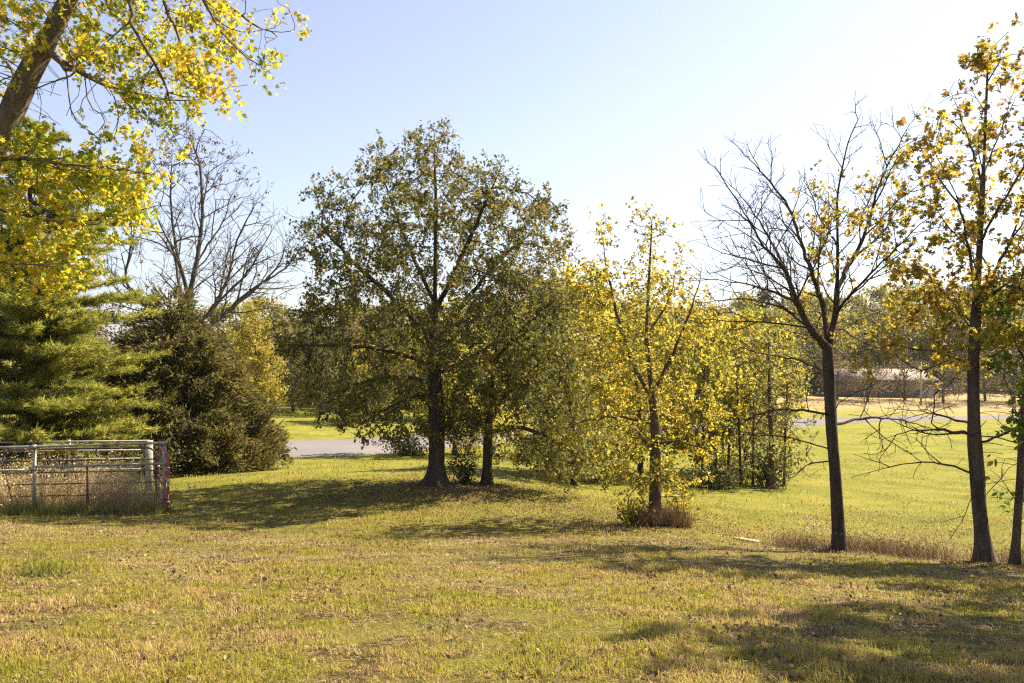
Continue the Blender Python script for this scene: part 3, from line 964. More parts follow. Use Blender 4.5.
# --- big bare tree behind the cedar
make_tree('bare_tree', 'large bare tree with a fan of fine branches rising behind the dark cedar', 'tree', 36.0,
          [[(192, 440, 0), (190, 380, 0), (189, 330, 0), (188, 300, 0), (197, 262, 0), (203, 215, 0), (200, 160, 0), (186, 132, 0)],
           [(189, 320, 0), (180, 290, .5), (174, 254, .8), (152, 225, 1.2), (140, 205, 1.2)],
           [(189, 330, 0), (212, 312, -.5), (230, 275, -1.0), (238, 235, -1.2), (255, 205, -1.4)],
           [(189, 335, 0), (216, 322, .6), (249, 291, 1.0), (284, 270, 1.4), (308, 240, 1.5)],
           [(190, 345, 0), (160, 320, -.8), (125, 287, -1.5), (130, 245, -1.8), (142, 210, -1.8)],
           [(188, 300, 0), (176, 250, -1.2), (170, 200, -1.8), (172, 150, -2.0)],
           [(197, 262, 0), (222, 225, 1.0), (234, 190, 1.5)], [(212, 312, -.5), (250, 270, -2.2), (275, 225, -2.6)]],
          [(122, 170, 205), (150, 155, 240), (185, 142, 268), (215, 118, 295), (245, 104, 312), (275, 100, 312), (300, 120, 290), (320, 160, 250)],
          700, .34, .40, .23, 'bark_grey', 'leaf_farbrown', 2600, .10, 'diamond', tip=.0085, clump=1.1, cf=.8, dscale=.9, up=.02, sig=.2, seed=17,
          thr=.03, twigs=(.0105, .5, .65), ram=dict(step=.3, spacing=.40, levels=3, ratio=.46, up=.03, ang=.75, lmax=3.4, lmin=.35), crown_name='leaves', leafmask=lambda x, y: np.where(y < 190, 1.0, .06))


# --- evergreens
def cedar():
    Y = 28.0
    rng = np.random.default_rng(77)
    prof = [(288, 166, 172), (302, 156, 186), (322, 142, 204), (348, 122, 228), (380, 104, 250), (420, 96, 268), (455, 100, 280), (469, 116, 276)]
    sk = Skel()
    b = PX(188, 472, Y); b[2] = gz1(b[0], b[1]) - .03
    sk.limb(np.vstack([b, PX(180, 400, Y), PX(171, 330, Y), PX(168, 286, Y)]), .25)
    root = empty('cedar_tree', (b[0], b[1], b[2] + .03), 'dense dark green cedar with foliage down to the grass behind the corral', 'tree')
    att = crown_points(prof, Y, 1700, .85, .9, .95, rng, 5, .35)
    colonize(sk, att, .28, .32, up=.02, rng=rng)
    r = radii(sk, .007, .17)
    wood(sk, r, ('trunk', 'branches'), M['bark_brown'], root, .5, 10, seed=2)
    P = np.array(sk.p); par = np.array(sk.par); sd = np.array(sk.seed)
    idx = np.nonzero(~sd)[0]
    pick = idx[rng.integers(0, len(idx), 90000)]
    ax = P[pick] - P[par[pick]]
    out = P[pick] - np.array([b[0], b[1], 0]); out[:, 2] = .9
    out /= np.linalg.norm(out, axis=1)[:, None]
    ax = ax / np.linalg.norm(ax, axis=1)[:, None] * .8 + out * .6
    ax[:, 2] += .2
    pts = P[pick] + rng.normal(size=(len(pick), 3)) * .11 + ax * rng.uniform(0, .22, (len(pick), 1))
    V, q = leaf_cloud(pts, .17, 'spray', rng, axis=ax, up=.1, spread=.38)
    link_mesh('crown', V, [q], M['leaf_cedar'], root)


cedar()


def pine(name, label, Y, px, base_py, top_py, prof, n_whorl, seed, group=None, nneed=46, sz=.17):
    rng = np.random.default_rng(seed)
    b = PX(px, base_py, Y); b[2] = gz1(b[0], b[1]) - .03
    top = PX(px, top_py, Y)
    H = top[2] - b[2]
    root = empty(name, (b[0], b[1], b[2] + .03), label, 'tree', group)
    tr, br = MB(), MB()
    t = np.linspace(0, 1, 30)
    pts = b + (top - b) * t[:, None]
    tr.tube(pts, .2 * (1 - t) ** .9 + .012, 10)
    prof = np.asarray(prof, float)
    need_p, need_a = [], []
    for w in range(n_whorl):
        f = .04 + .95 * (w / n_whorl) ** .93
        z0 = b[2] + H * (f + rng.normal() * .006)
        py = CY - (z0 - EYE) / Y * F
        hw = np.interp(py, prof[:, 0], prof[:, 1]) / F * Y
        for k in range(rng.integers(5, 8)):
            a = rng.uniform(0, 2 * math.pi)
            L = hw * rng.uniform(.6, 1.15)
            n = max(4, int(L / .22))
            s = np.linspace(0, 1, n)
            dr = np.array([math.cos(a), math.sin(a), 0])
            zz = rng.normal() * .10 * L * s + .10 * L * np.sin(s * math.pi * .8) - .10 * L * s + .16 * L * s ** 3 * rng.uniform(.6, 1.4) + .25 * L * s * (f - .35)
            lat = np.array([-dr[1], dr[0], 0]) * L * .12 * rng.normal()
            p = np.c_[b[0] + (top[0] - b[0]) * f + dr[0] * L * s + lat[0] * s ** 2, b[1] + dr[1] * L * s + lat[1] * s ** 2, z0 + zz]
            br.tube(p, .035 * (1 - s) * (1.1 - f) + .006, 4, False)
            # side shoots in a flat plume carry the needle tufts
            for i in range(1, n):
                for sgn in (-1, 1):
                    for _ in range(2):
                        l2 = rng.uniform(.18, .62) * L * .42 * (1.15 - .6 * s[i])
                        d = dr * rng.uniform(.5, 1.0) + sgn * np.array([-dr[1], dr[0], 0]) * rng.uniform(.4, 1.0)
                        d /= np.linalg.norm(d)
                        d[2] += rng.uniform(-.12, .50)
                        m = max(2, int(l2 / .10))
                        ss = np.linspace(.15, 1, m)
                        q = p[i] + d * l2 * ss[:, None]
                        br.tube(np.vstack([p[i], q[-1]]), [.007, .003], 3, False)
                        need_p.append(q); need_a.append(np.repeat(d[None], m, 0))
    tr.build('trunk', M['bark_brown'], root, True)
    br.build('branches', M['bark_brown'], root, True)
    NP, NA = np.concatenate(need_p), np.concatenate(need_a)
    rep = max(1, int(nneed * 1000 / len(NP)))
    NP = np.repeat(NP, rep, 0) + rng.normal(size=(len(NP) * rep, 3)) * .03
    NA = np.repeat(NA, rep, 0); NA = NA + np.array([0, 0, .15])
    V, q = leaf_cloud(NP, sz, 'needle', rng, axis=NA, spread=.5, up=0)
    link_mesh('crown', V, [q], M['leaf_pine'], root)
    return root


pine('pine_tree', 'soft green pine with layered boughs behind the left end of the corral', 23.2, 30, 476, 120,
     [(110, 4), (160, 38), (220, 72), (280, 92), (330, 100), (380, 102), (430, 98), (470, 80)], 40, 31, nneed=480, sz=.155)

# --- middle distance trees behind the yellow tree
mid = [
    ('yellow_tree', 'bushy bright yellow green tree just right of the smaller oak', 29.0, 596, [(250, 556, 580), (275, 540, 604), (320, 532, 622), (380, 530, 632), (440, 536, 632), (470, 548, 622)], 'leaf_yellow', 17000, .14, .13),
    ('olive_tree', 'pale olive tree with low boughs between the smaller oak and the yellow tree', 26.5, 574, [(318, 558, 576), (340, 545, 600), (370, 530, 608), (420, 528, 616), (455, 535, 612), (475, 548, 600)], 'leaf_olive', 9000, .11, .10),
    ('lime_tree', 'yellow green tree beside the road seen under the tall oak', 38.0, 455, [(300, 430, 475), (330, 410, 500), (370, 400, 512), (410, 405, 510), (440, 420, 500)], 'leaf_lime', 8000, .16, .12),
    ('lime_tree', 'loose yellow green tree right of the forked yellow tree', 32.0, 712, [(318, 690, 722), (340, 672, 745), (380, 664, 756), (420, 664, 758), (450, 670, 750), (470, 684, 735)], 'leaf_lime', 12000, .14, .10),
    ('lime_tree', 'thin olive tree with a dark trunk behind the nearly bare tree', 30.0, 771, [(325, 752, 785), (350, 735, 806), (390, 728, 816), (420, 728, 818), (450, 738, 806), (468, 752, 790)], 'leaf_olive', 3000, .11, .11),
    ('lime_tree', 'yellow leaved tree behind the forked yellow tree and left of the thicket', 33.0, 640, [(290, 610, 660), (320, 600, 690), (370, 600, 700), (420, 604, 700), (455, 615, 690)], 'leaf_yellow', 9500, .14, .12),
    ('lime_tree', 'yellow leaved tree standing low behind the thicket of dark stems', 36.0, 745, [(318, 722, 770), (340, 705, 790), (375, 700, 800), (410, 702, 800), (440, 715, 790)], 'leaf_yellow', 11000, .16, .10),
]
for k, (nm, lab, Y, bx, prof, leaf, nl, ls, br_) in enumerate(mid):
    gy = gz1((bx - CX) / F * Y, Y)
    bpy_ = CY - (gy - EYE) / Y * F
    mx = (prof[0][1] + prof[0][2]) / 2
    limbs = [[(bx, bpy_, 0), (bx + 1, bpy_ - 40, 0), ((bx + mx) / 2, (bpy_ + prof[0][0]) / 2, 0), (mx, prof[0][0] + 12, 0)]]
    make_tree(nm, lab, 'tree', Y, limbs, prof, 520, .34, .4, br_, 'bark_brown', leaf, nl, ls, 'oval', tip=.008, clump=.8, cf=1.1, dscale=.9, up=.06, sig=.22, seed=40 + k, kmax=8, flare=.5)

# --- thicket of dark stems under them, each a small bare tree
for k, (bx, Y, tp) in enumerate([(702, 31, 372), (716, 30, 385), (728, 31.5, 380), (741, 30.5, 372), (753, 31, 392), (784, 31, 380)]):
    gy = gz1((bx - CX) / F * Y, Y)
    bp = CY - (gy - EYE) / Y * F
    rr = np.random.default_rng(300 + k)
    s = rr.uniform(-8, 8)
    make_tree('bare_sapling', 'dark leafless sapling in the thicket behind the forked yellow tree', 'tree', Y,
              [[(bx, bp, 0), (bx + s * .3, bp - 45, 0), (bx + s, tp, 0)]],
              [(tp - 16, bx - 8, bx + 10), (tp, bx - 16, bx + 18), (tp + 40, bx - 18, bx + 18), (tp + 70, bx - 10, bx + 10)], 110, .22, .26, .05, 'bark_oak', None, 0, .1, tip=.008,
              clump=0, up=.12, seed=60 + k, twigs=(.02, .6, .6), group='leafless saplings in the thicket', kmax=7, flare=.5)

# --- golden tree beyond the road
make_tree('golden_tree', 'small golden yellow tree beyond the road to the right of the cedar', 'tree', 58.0,
          [[(256, 424, 0), (256, 390, 0), (255, 320, 0)]], [(308, 248, 260), (325, 238, 270), (350, 231, 277), (380, 230, 280), (405, 236, 278)], 300, .5, .6, .16,
          'bark_brown', 'leaf_gold', 8000, .22, 'diamond', tip=.012, clump=.6, cf=.7, sig=.35, seed=70, kmax=8)


# --- far trees: a few kinds, then copies
def far_tree(name, label, group, H, R, leaf, seed, n=4200, ls=.36, low=.18, shape='round'):
    rng = np.random.default_rng(seed)
    root = empty(name, (0, 0, 0), label, 'tree', group)
    m = MB()
    t = np.linspace(0, 1, 8)
    m.tube(np.c_[.2 * np.sin(3 * t), .15 * np.sin(4 * t + 1), t * H * .85 - .2], .28 * (1 - t) + .03, 6)
    for k in range(9):
        z0 = H * rng.uniform(.25, .65); a = rng.uniform(0, 6.28); L = R * rng.uniform(.5, .9)
        s = np.linspace(0, 1, 5)
        m.tube(np.c_[math.cos(a) * L * s, math.sin(a) * L * s, z0 + L * .9 * s ** .8], .10 * (1 - s) + .02, 4, False)
    m.build('trunk', M['bark_grey'], root, True)
    C = []
    ncl = 46
    for _ in range(ncl):                # clumps of leaves on the crown's shell
        z = rng.uniform(low, 1)
        prof = math.sin(math.pi * min(1, max(.04, (z - low) / (1 - low))) ** .75) ** .7 if shape == 'round' else (1.02 - z) ** .8
        a = rng.uniform(0, 6.28); rr = R * prof * rng.uniform(.35, 1.0) ** .6
        c = np.array([math.cos(a) * rr, math.sin(a) * rr, z * H])
        C.append(c + rng.normal(size=(n // ncl, 3)) * np.array([.16, .16, .11]) * R * rng.uniform(.6, 1.3))
    P = np.concatenate(C)
    V, q = leaf_cloud(P, ls, 'diamond', rng)
    link_mesh('crown', V, [q], M[leaf], root)
    return root


def copy_tree(root, label=None):
    c = root.copy(); COL.objects.link(c)
    if label: c['label'] = label
    for ch in root.children:
        d = ch.copy(); COL.objects.link(d); d.parent = c
    return c


G = 'trees in the far tree line'
KIN = [('brown_tree', 'brown and olive leafed tree in the far tree line beyond the road', 12, 5.0, 'leaf_far', 201, 'round'),
       ('green_tree', 'yellow green leafed tree in the far tree line beyond the road', 11, 4.6, 'leaf_fargreen', 202, 'round'),
       ('dark_conifer', 'dark conifer rising in the far tree line beyond the road', 13, 3.2, 'leaf_fardark', 203, 'cone'),
       ('bare_tree', 'grey brown thinly leafed tree in the far tree line beyond the road', 11, 4.6, 'leaf_farbrown', 204, 'round')]
protos = [far_tree(a, b, G, H, R, lf, sd, n=5200 if sd != 204 else 3000, low=.12 if sd == 203 else .16, shape=sh) for a, b, H, R, lf, sd, sh in KIN]
used = [False] * 4
rng = np.random.default_rng(99)
PLACES = []
for px, Y, top, kd in [  # pixel column, distance, pixel row of the top
    (-40, 95, 300, 0), (20, 100, 300, 1), (70, 92, 305, 0), (120, 98, 300, 3), (165, 90, 306, 0), (205, 100, 300, 0), (232, 96, 302, 1), (262, 104, 296, 1), (285, 100, 300, 0), (292, 78, 322, 0),
    (312, 88, 312, 3), (330, 98, 298, 0), (322, 74, 330, 0), (352, 96, 300, 1), (350, 82, 318, 0), (378, 90, 306, 0), (400, 100, 300, 1), (425, 92, 308, 1), (450, 88, 312, 0), (478, 96, 302, 1), (505, 92, 300, 0), (535, 90, 290, 1),
    (560, 98, 292, 0), (590, 104, 296, 1), (620, 100, 300, 1), (655, 112, 302, 0), (690, 118, 306, 1), (720, 125, 312, 0), (690, 80, 335, 1), (735, 84, 335, 1), (655, 76, 330, 1),
    (745, 150, 306, 1), (765, 156, 302, 2), (786, 150, 308, 0), (805, 160, 304, 1), (826, 152, 312, 2), (850, 150, 304, 0), (874, 158, 300, 1), (898, 150, 302, 0), (922, 158, 296, 1), (950, 150, 298, 0), (972, 156, 296, 2),
    (1000, 150, 294, 1), (1030, 154, 292, 0), (1062, 150, 290, 1), (1100, 152, 290, 0), (1140, 150, 288, 2), (-90, 98, 298, 0), (-140, 96, 300, 1),
    (880, 134, 322, 0), (910, 136, 316, 1), (938, 134, 322, 0), (966, 132, 316, 1), (996, 132, 312, 0), (1024, 134, 316, 1), (1052, 132, 312, 0), (846, 136, 326, 1), (812, 134, 322, 0), (780, 132, 325, 1), (1085, 130, 318, 0),
    (985, 128, 345, 3), (1012, 130, 342, 3), (1040, 128, 340, 0), (955, 130, 350, 3), (830, 128, 352, 3), (800, 130, 346, 0), (855, 136, 345, 3), (890, 138, 340, 3), (925, 138, 340, 3), (770, 126, 350, 1),
        (548, 84, 300, 1), (575, 92, 296, 0), (604, 88, 300, 1), (632, 96, 300, 0), (660, 90, 306, 1), (688, 98, 304, 0), (712, 104, 308, 1), (738, 110, 308, 0), (762, 118, 308, 1), (792, 122, 312, 0), (820, 128, 310, 1),
        (430, 70, 318, 1), (468, 76, 322, 0), (398, 82, 315, 0), (372, 66, 345, 1),
        (868, 106, 356, 3), (905, 109, 350, 3), (944, 107, 354, 3), (985, 110, 348, 3), (838, 108, 352, 3), (1015, 108, 350, 3)]:
    PLACES.append((px, Y, top, kd))
for px, Y, top, kd in PLACES:
    if Y > 124: top -= 14
    x = (px - CX) / F * Y
    z = gz1(x, Y)
    H = EYE - (top - CY) / F * Y - z
    o = protos[kd] if not used[kd] else copy_tree(protos[kd])
    used[kd] = True
    s = H / (KIN[kd][2] * 1.04)
    o.location = (x, Y, z)
    o.rotation_euler = (0, 0, rng.uniform(0, 6.28))
    w = s * rng.uniform(.95, 1.25)
    o.scale = (w, w, s)

# a belt of undergrowth closes the view under the far trees
def undergrowth():
    rng = np.random.default_rng(5)
    P = []
    for u0, u1, Y, h, n in [(-.95, .02, 108, 4.2, 17000), (0, .34, 134, 6.0, 9000), (.26, .95, 165, 8.0, 14000)]:
        x = rng.uniform(u0, u1, n) * Y
        y = Y + rng.uniform(-4, 5, n)
        hh = h * (.7 + .45 * noise2(x, y, .35, 4))
        P.append(np.c_[x, y, gz(x, y) + hh * rng.uniform(0, 1, n) ** .8])
    V, q = leaf_cloud(np.concatenate(P), .62, 'diamond', rng)
    tag(link_mesh('undergrowth', V, [q], M['leaf_fardark']), 'dark undergrowth along the foot of the far tree line', 'undergrowth', kind='stuff')


undergrowth()


# ------------------------------------------------------------------ shrubs, weeds and dry grass
def shrub(name, label, px, py, Y, w, h, leaf, n, ls, seed, group=None, stems=9, shape='diamond'):
    rng = np.random.default_rng(seed)
    x = (px - CX) / F * Y
    z = gz1(x, Y)
    root = empty(name, (x, Y, z), label, 'shrub', group)
    m = MB(); P = []
    for k in range(stems):
        a = rng.uniform(0, 6.28); r = w / 2 * rng.uniform(.2, 1.0); hh = h * rng.uniform(.55, 1.0)
        s = np.linspace(0, 1, 6)
        p = np.c_[x + math.cos(a) * r * s ** 1.3, Y + math.sin(a) * r * s ** 1.3, z - .04 + hh * s]
        m.tube(p, .012 * (1 - s) + .003, 4, False)
        for i in range(1, 6): P.append(p[i] + rng.normal(size=(max(1, n // (stems * 5)), 3)) * np.array([w * .13, w * .13, h * .10]))
    m.build('stems', M['bark_brown'], root, True)
    P = np.concatenate(P); P[:, 2] = np.maximum(P[:, 2], z + .03)
    V, q = leaf_cloud(P, ls, shape, rng)
    link_mesh('foliage', V, [q], M[leaf], root)


shrub('shrub', 'small dark shrub growing between the trunks of the two oaks', 466, 486, 21.4, 1.0, .95, 'leaf_scrub', 1100, .075, 1)
shrub('shrub', 'low dark weeds beside the road just left of the tall oak trunk', 412, 455, 37.5, 2.6, .8, 'leaf_scrub', 1500, .12, 2)
shrub('shrub', 'low leafy shrub with yellow flowers of leaf beyond the road under the oak boughs', 345, 410, 62, 4.2, 1.7, 'leaf_fargreen', 1600, .2, 3)
shrub('shrub', 'low dark leafy mound under the thicket behind the forked yellow tree', 712, 484, 28.8, 2.6, .85, 'leaf_scrub', 2200, .10, 4)  # low mound of dark leaves on short stems
shrub('shrub', 'dark bush around the foot of the thin olive tree', 768, 477, 30.5, 2.4, 1.7, 'leaf_scrub', 2300, .11, 5)
shrub('shrub', 'yellow leaved sprout low at the left of the forked yellow tree', 632, 522, 17.3, .9, .75, 'leaf_yellow', 330, .085, 6, shape='oval')
shrub('shrub', 'loose yellow leaved sprout low at the right of the forked yellow tree', 682, 510, 17.8, .9, 1.05, 'leaf_yellow', 300, .085, 7, shape='oval')
shrub('shrub', 'dark brush added in place of the shade under the pine behind the corral rails', 95, 480, 22.6, 4.2, 1.5, 'leaf_scrub', 3600, .10, 9, stems=16)  # added brush; its dark leaves stand in for shade at the pine's foot
shrub('shrub', 'yellow leaved bush by the road seen between the two oak trunks', 468, 458, 38.5, 3.0, 1.9, 'leaf_yellow', 1500, .13, 10, stems=12)
shrub('shrub', 'broad yellow green bush by the road right of the smaller oak trunk', 530, 460, 38.0, 5.0, 2.3, 'leaf_lime', 3200, .13, 11, stems=18)
shrub('shrub', 'dark bush in the middle of the thicket', 742, 478, 31.5, 2.0, 1.3, 'leaf_olive', 1300, .11, 8)

DRY = grass_mat('dry_stalks', [(.22, .18, .07), (.32, .27, .11)], [(.30, .22, .12), (.48, .37, .21), (.64, .53, .34)], (.55, .75), 1.5, .35)
BROWN = grass_mat('brown_stalks', [(.10, .075, .035), (.20, .14, .07)], [(.09, .055, .035), (.17, .105, .06), (.27, .18, .10)], (.5, .7), 1.5, .3)


def blades(P, h, w, rng, lean=.45, seg2=True, hv=.4):
    """grass blades rooted at P: two faces each (one for far ones), bent over at random"""
    n = len(P)
    a = rng.uniform(0, 2 * math.pi, n)
    d = np.c_[np.cos(a), np.sin(a), 0 * a]
    b = a + rng.normal(size=n) * .5 + math.pi / 2
    sd = np.c_[np.cos(b), np.sin(b), 0 * b]
    H = h * (1 + hv * rng.uniform(-1, 1, n))
    ln = np.abs(rng.normal(size=n)) * lean
    up = np.array([0, 0, 1.0])
    W_ = (w * rng.uniform(.7, 1.3, n))[:, None]
    tipv = P + H[:, None] * (up * np.cos(np.minimum(ln * 1.5, 1.45))[:, None] + d * np.sin(np.minimum(ln * 1.5, 1.45))[:, None])
    if not seg2:
        V = np.stack([P - sd * W_ * .5, P + sd * W_ * .5, tipv], 1)
        return V.reshape(-1, 3), [np.arange(3 * n).reshape(n, 3)]
    midv = P + .55 * H[:, None] * (up * np.cos(ln * .6)[:, None] + d * np.sin(ln * .6)[:, None])
    V = np.stack([P - sd * W_ * .5, P + sd * W_ * .5, midv + sd * W_ * .42, midv - sd * W_ * .42, tipv], 1)
    i = np.arange(n)[:, None] * 5
    return V.reshape(-1, 3), [np.hstack([i, i + 1, i + 2, i + 3]), np.hstack([i + 3, i + 2, i + 4])]


def clump(name, label, P, h, w, mat, rng, heads=None, lean=.35, cat='dry grass'):
    V, q = blades(P, h, w, rng, lean, False)
    Vs, qs = [V], [q[0]]
    if heads:
        m, s = heads
        pick = rng.integers(0, len(P), m)
        hp = V.reshape(-1, 3, 3)[pick, 2] + rng.normal(size=(m, 3)) * .03
        v2, q2 = leaf_cloud(hp, s, 'diamond', rng)
        return tag(link_mesh(name, np.vstack([V, v2]), [q[0], q2 + len(V)], mat), label, cat, kind='stuff')
    return tag(link_mesh(name, V, q, mat), label, cat, kind='stuff')


def along(pts, n, width, rng, sd=1.0):
    """points scattered along a ground line given in (px, Y)"""
    w = np.array([((px - CX) / F * Y, Y) for px, Y in pts])
    t = np.r_[0, np.cumsum(np.linalg.norm(np.diff(w, axis=0), axis=1))]
    s = rng.uniform(0, t[-1], n)
    x = np.interp(s, t, w[:, 0]) + rng.normal(size=n) * width * .5
    y = np.interp(s, t, w[:, 1]) + rng.normal(size=n) * width
    k = noise2(s, 0 * s, 1.9, 7) + rng.normal(size=n) * .28 > .22
    x, y = x[k], y[k]
    return np.c_[x, y, gz(x, y) - .01]


rng = np.random.default_rng(55)
clump('dry_grass', 'brown dead grass and weeds along the crest between the right hand trees',
      along([(755, 15.2), (800, 14.5), (880, 14.2), (940, 13.8), (1000, 13.2), (1060, 12.8)], 11000, .32, rng), .28, .009, BROWN, rng, heads=(5000, .028), lean=.5)
clump('dry_stalks', 'thin upright weed stalks scattered along the crest and the feet of the right hand trees',
      along([(770, 15.4), (860, 14.6), (960, 13.9), (1060, 13.2)], 520, .35, rng), .62, .010, DRY, rng, heads=(900, .035), lean=.35, cat='weeds')
a = rng.uniform(0, 6.28, 2600); r = .42 * rng.uniform(0, 1, 2600) ** .6
bx = (656 - CX) / F * 17.4
P = np.c_[bx + .12 + np.cos(a) * r * 1.5, 17.3 + np.sin(a) * r, 0 * a]; P[:, 2] = gz(P[:, 0], P[:, 1]) - .01
clump('dry_grass_clump', 'brown dry grass clump around the foot of the forked yellow tree', P, .42, .010, BROWN, rng, lean=.35)

# ------------------------------------------------------------------ corral of steel panels
YC = 18.0
cor = lambda px, Y=YC: (px - CX) / F * Y


def pt(px, py, Y): return PX(px, py, Y)


g0 = gz1(cor(163), YC)
root = empty('corral_panel', (cor(163), YC, g0), 'pale galvanised front rail panel of the corral nearest the lawn', 'corral panel', 'panels of the steel corral')
mb = MB(); mb.tube([pt(-75, 449, YC), pt(20, 447, YC), pt(167, 442.8, YC)], .029, 8); mb.build('top_rail', M['galv'], root, True)
mb = MB(); mb.tube([pt(34, 467, YC), pt(163, 463.5, YC)], .027, 8); mb.build('middle_rail', M['galv'], root, True)
mb = MB(); mb.tube([pt(-75, 472, YC), pt(33, 470, YC)], .027, 8); mb.build('middle_rail', M['galv'], root, True)
for px, top in ((33.5, 446), (163.5, 442.5), (-72, 448)):
    mb = MB()
    x = cor(px); zb = gz1(x, YC)
    mb.tube([(x, YC + .04, zb - .1), (x, YC + .04, pt(px, top, YC)[2] + .03)], .042, 8)
    mb.build('post', M['galv'], root, True)
for px, py in ((33.5, 447), (33.5, 469), (163.5, 443), (163.5, 463.5)):
    c = pt(px, py, YC)
    mb = MB(); mb.tube([c + np.array([-.07, 0, 0]), c + np.array([.07, 0, 0])], .046, 8)
    mb.build('rail_clamp', M['galv'], root, True)

YB = 21.3
root = empty('corral_panel', (cor(149, YB), YB, gz1(cor(149, YB), YB)), 'galvanised back rail panel of the corral seen beyond the weeds', 'corral panel', 'panels of the steel corral')
for py0, py1 in ((442, 440.8), (451, 450), (460, 458.5), (470, 469)):
    mb = MB(); mb.tube([pt(-60, py0 + 1, YB), pt(150, py1, YB)], .026, 8); mb.build('rail', M['galv'], root, True)
for px in (149, 68, -10):
    mb = MB()
    x = cor(px, YB); zb = gz1(x, YB)
    if px == 149: mb.box((x, YB, (zb - .1 + pt(px, 440.5, YB)[2]) / 2), (.17, .10, pt(px, 440.5, YB)[2] - zb + .1))
    else: mb.tube([(x, YB + .05, zb - .1), (x, YB + .05, pt(px, 440, YB)[2])], .04, 8)
    mb.build('post', M['board'] if px == 149 else M['galv'], root, px != 149)


def arc_gate(name, label, A, B, h, z0, R, nrail, mat, r=.024, group=None, cat='gate', scuff=False):
    """tube gate with rounded corners between ground points A and B"""
    A, B = np.array(A, float), np.array(B, float)
    d = B - A; L = np.linalg.norm(d[:2]); d = d / L
    za, zb = gz1(*A[:2]) + z0, gz1(*B[:2]) + z0
    root = empty(name, (A[0], A[1], za - z0), label, cat, group)
    def at(s, z): return np.array([A[0] + d[0] * s, A[1] + d[1] * s, za + (zb - za) * s / L + z])
    th = np.linspace(0, math.pi / 2, 7)
    up1 = [at(R - R * math.cos(t), h - R + R * math.sin(t)) for t in th]
    up2 = [at(L - R + R * math.sin(t), h - R + R * math.cos(t)) for t in th]
    dn1 = [at(R - R * math.sin(t), R * .6 - R * .6 * math.cos(t)) for t in th[::-1]]
    mb = MB()
    mb.tube(dn1 + up1 + up2 + [at(L, .1), at(L - .06, 0)], r, 8)
    mb.tube([at(R, 0), at(L - .06, 0)], r, 8)
    mb.build('frame', mat, root, True)
    for k in range(1, nrail + 1):
        z = h * k / (nrail + 1)
        mb = MB(); mb.tube([at(.0, z), at(L, z)], r * .8, 6); mb.build('rail', mat, root, True)
    if scuff:
        q = np.random.default_rng(3)
        for s_ in (0, L):
            for k in range(4):
                z = R + (h - 2 * R) * (k + q.uniform(.05, .8)) / 4
                mb = MB(); mb.tube([at(s_, z), at(s_, z + q.uniform(.025, .06))], r * 1.04, 8)
                mb.build('scuff', M['scuff'], root, True)
    return root


arc_gate('tube_gate', 'red tube gate with scuffed paint at the right end of the corral', (cor(168.5, 17.75), 17.75), (cor(158.5, 20.2), 20.2), 1.24, .06, .16, 5, M['red_paint'], .028, scuff=True)
arc_gate('tube_gate', 'dark rusty tube gate with a rounded corner inside the left of the corral', (cor(3, 18.5), 18.5), (cor(156, 18.9), 18.9), 1.36, .02, .22, 4, M['rust'], .021)
x = cor(85); zb = gz1(x, YC + .1)
mb = MB(); top = pt(85, 464, YC)[2]
mb.box((x, YC + .1, (zb - .1 + top) / 2), (.045, .012, top - zb + .1)); mb.box((x, YC + .125, (zb - .1 + top) / 2), (.012, .04, top - zb + .1))
for k in range(9): mb.box((x, YC + .088, zb + .15 + k * (top - zb - .2) / 8), (.03, .014, .014))
tag(mb.build('fence_post', M['rust'], origin=(x, YC + .1, zb)), 'rusty steel T post standing under the front rail of the corral', 'fence post')

# weeds inside the corral
npl, per = 120, 42
yc = rng.uniform(18.15, 20.4, npl); xc = (rng.uniform(-60, 155, npl) - CX) / F * yc
x = np.repeat(xc, per) + rng.normal(size=npl * per) * .09; y = np.repeat(yc, per) + rng.normal(size=npl * per) * .09
wh = np.repeat(rng.uniform(.38, 1.0, npl), per)
P = np.c_[x, y, gz(x, y) - .02]
clump('dry_weeds', 'tall tan dry weeds filling the steel corral', P, wh, .013, DRY, rng, heads=(6500, .055), lean=.38, cat='weeds')
y = rng.uniform(18.2, 20.2, 120); x = (rng.uniform(-20, 150, 120) - CX) / F * y
clump('dry_stalks', 'tall bleached weed stalks leaning across the corral rails', np.c_[x, y, gz(x, y)], 1.25, .014, DRY, rng, heads=(300, .05), lean=.45, cat='weeds')

LUSH = grass_mat('lush_grass', [(.075, .095, .018), (.13, .15, .03), (.21, .21, .05)], [(.17, .14, .05), (.30, .24, .10)], (.36, .60), 1.5, .4)
x = rng.uniform(cor(-70), cor(172), 9000); y = 17.75 + rng.normal(size=9000) * .22
clump('tall_grass', 'unmown green grass along the foot of the corral front', np.c_[x, y, gz(x, y) - .01], .26, .010, LUSH, rng, lean=.6, cat='grass')

# ------------------------------------------------------------------ lawn grass and litter
GRASS = grass_mat('lawn_grass', [(.11, .13, .014), (.20, .215, .02), (.31, .29, .03), (.42, .35, .05)],
                  [(.22, .16, .07), (.40, .28, .12), (.52, .39, .19), (.21, .125, .05)], (.405, .545), 1.5, .45)


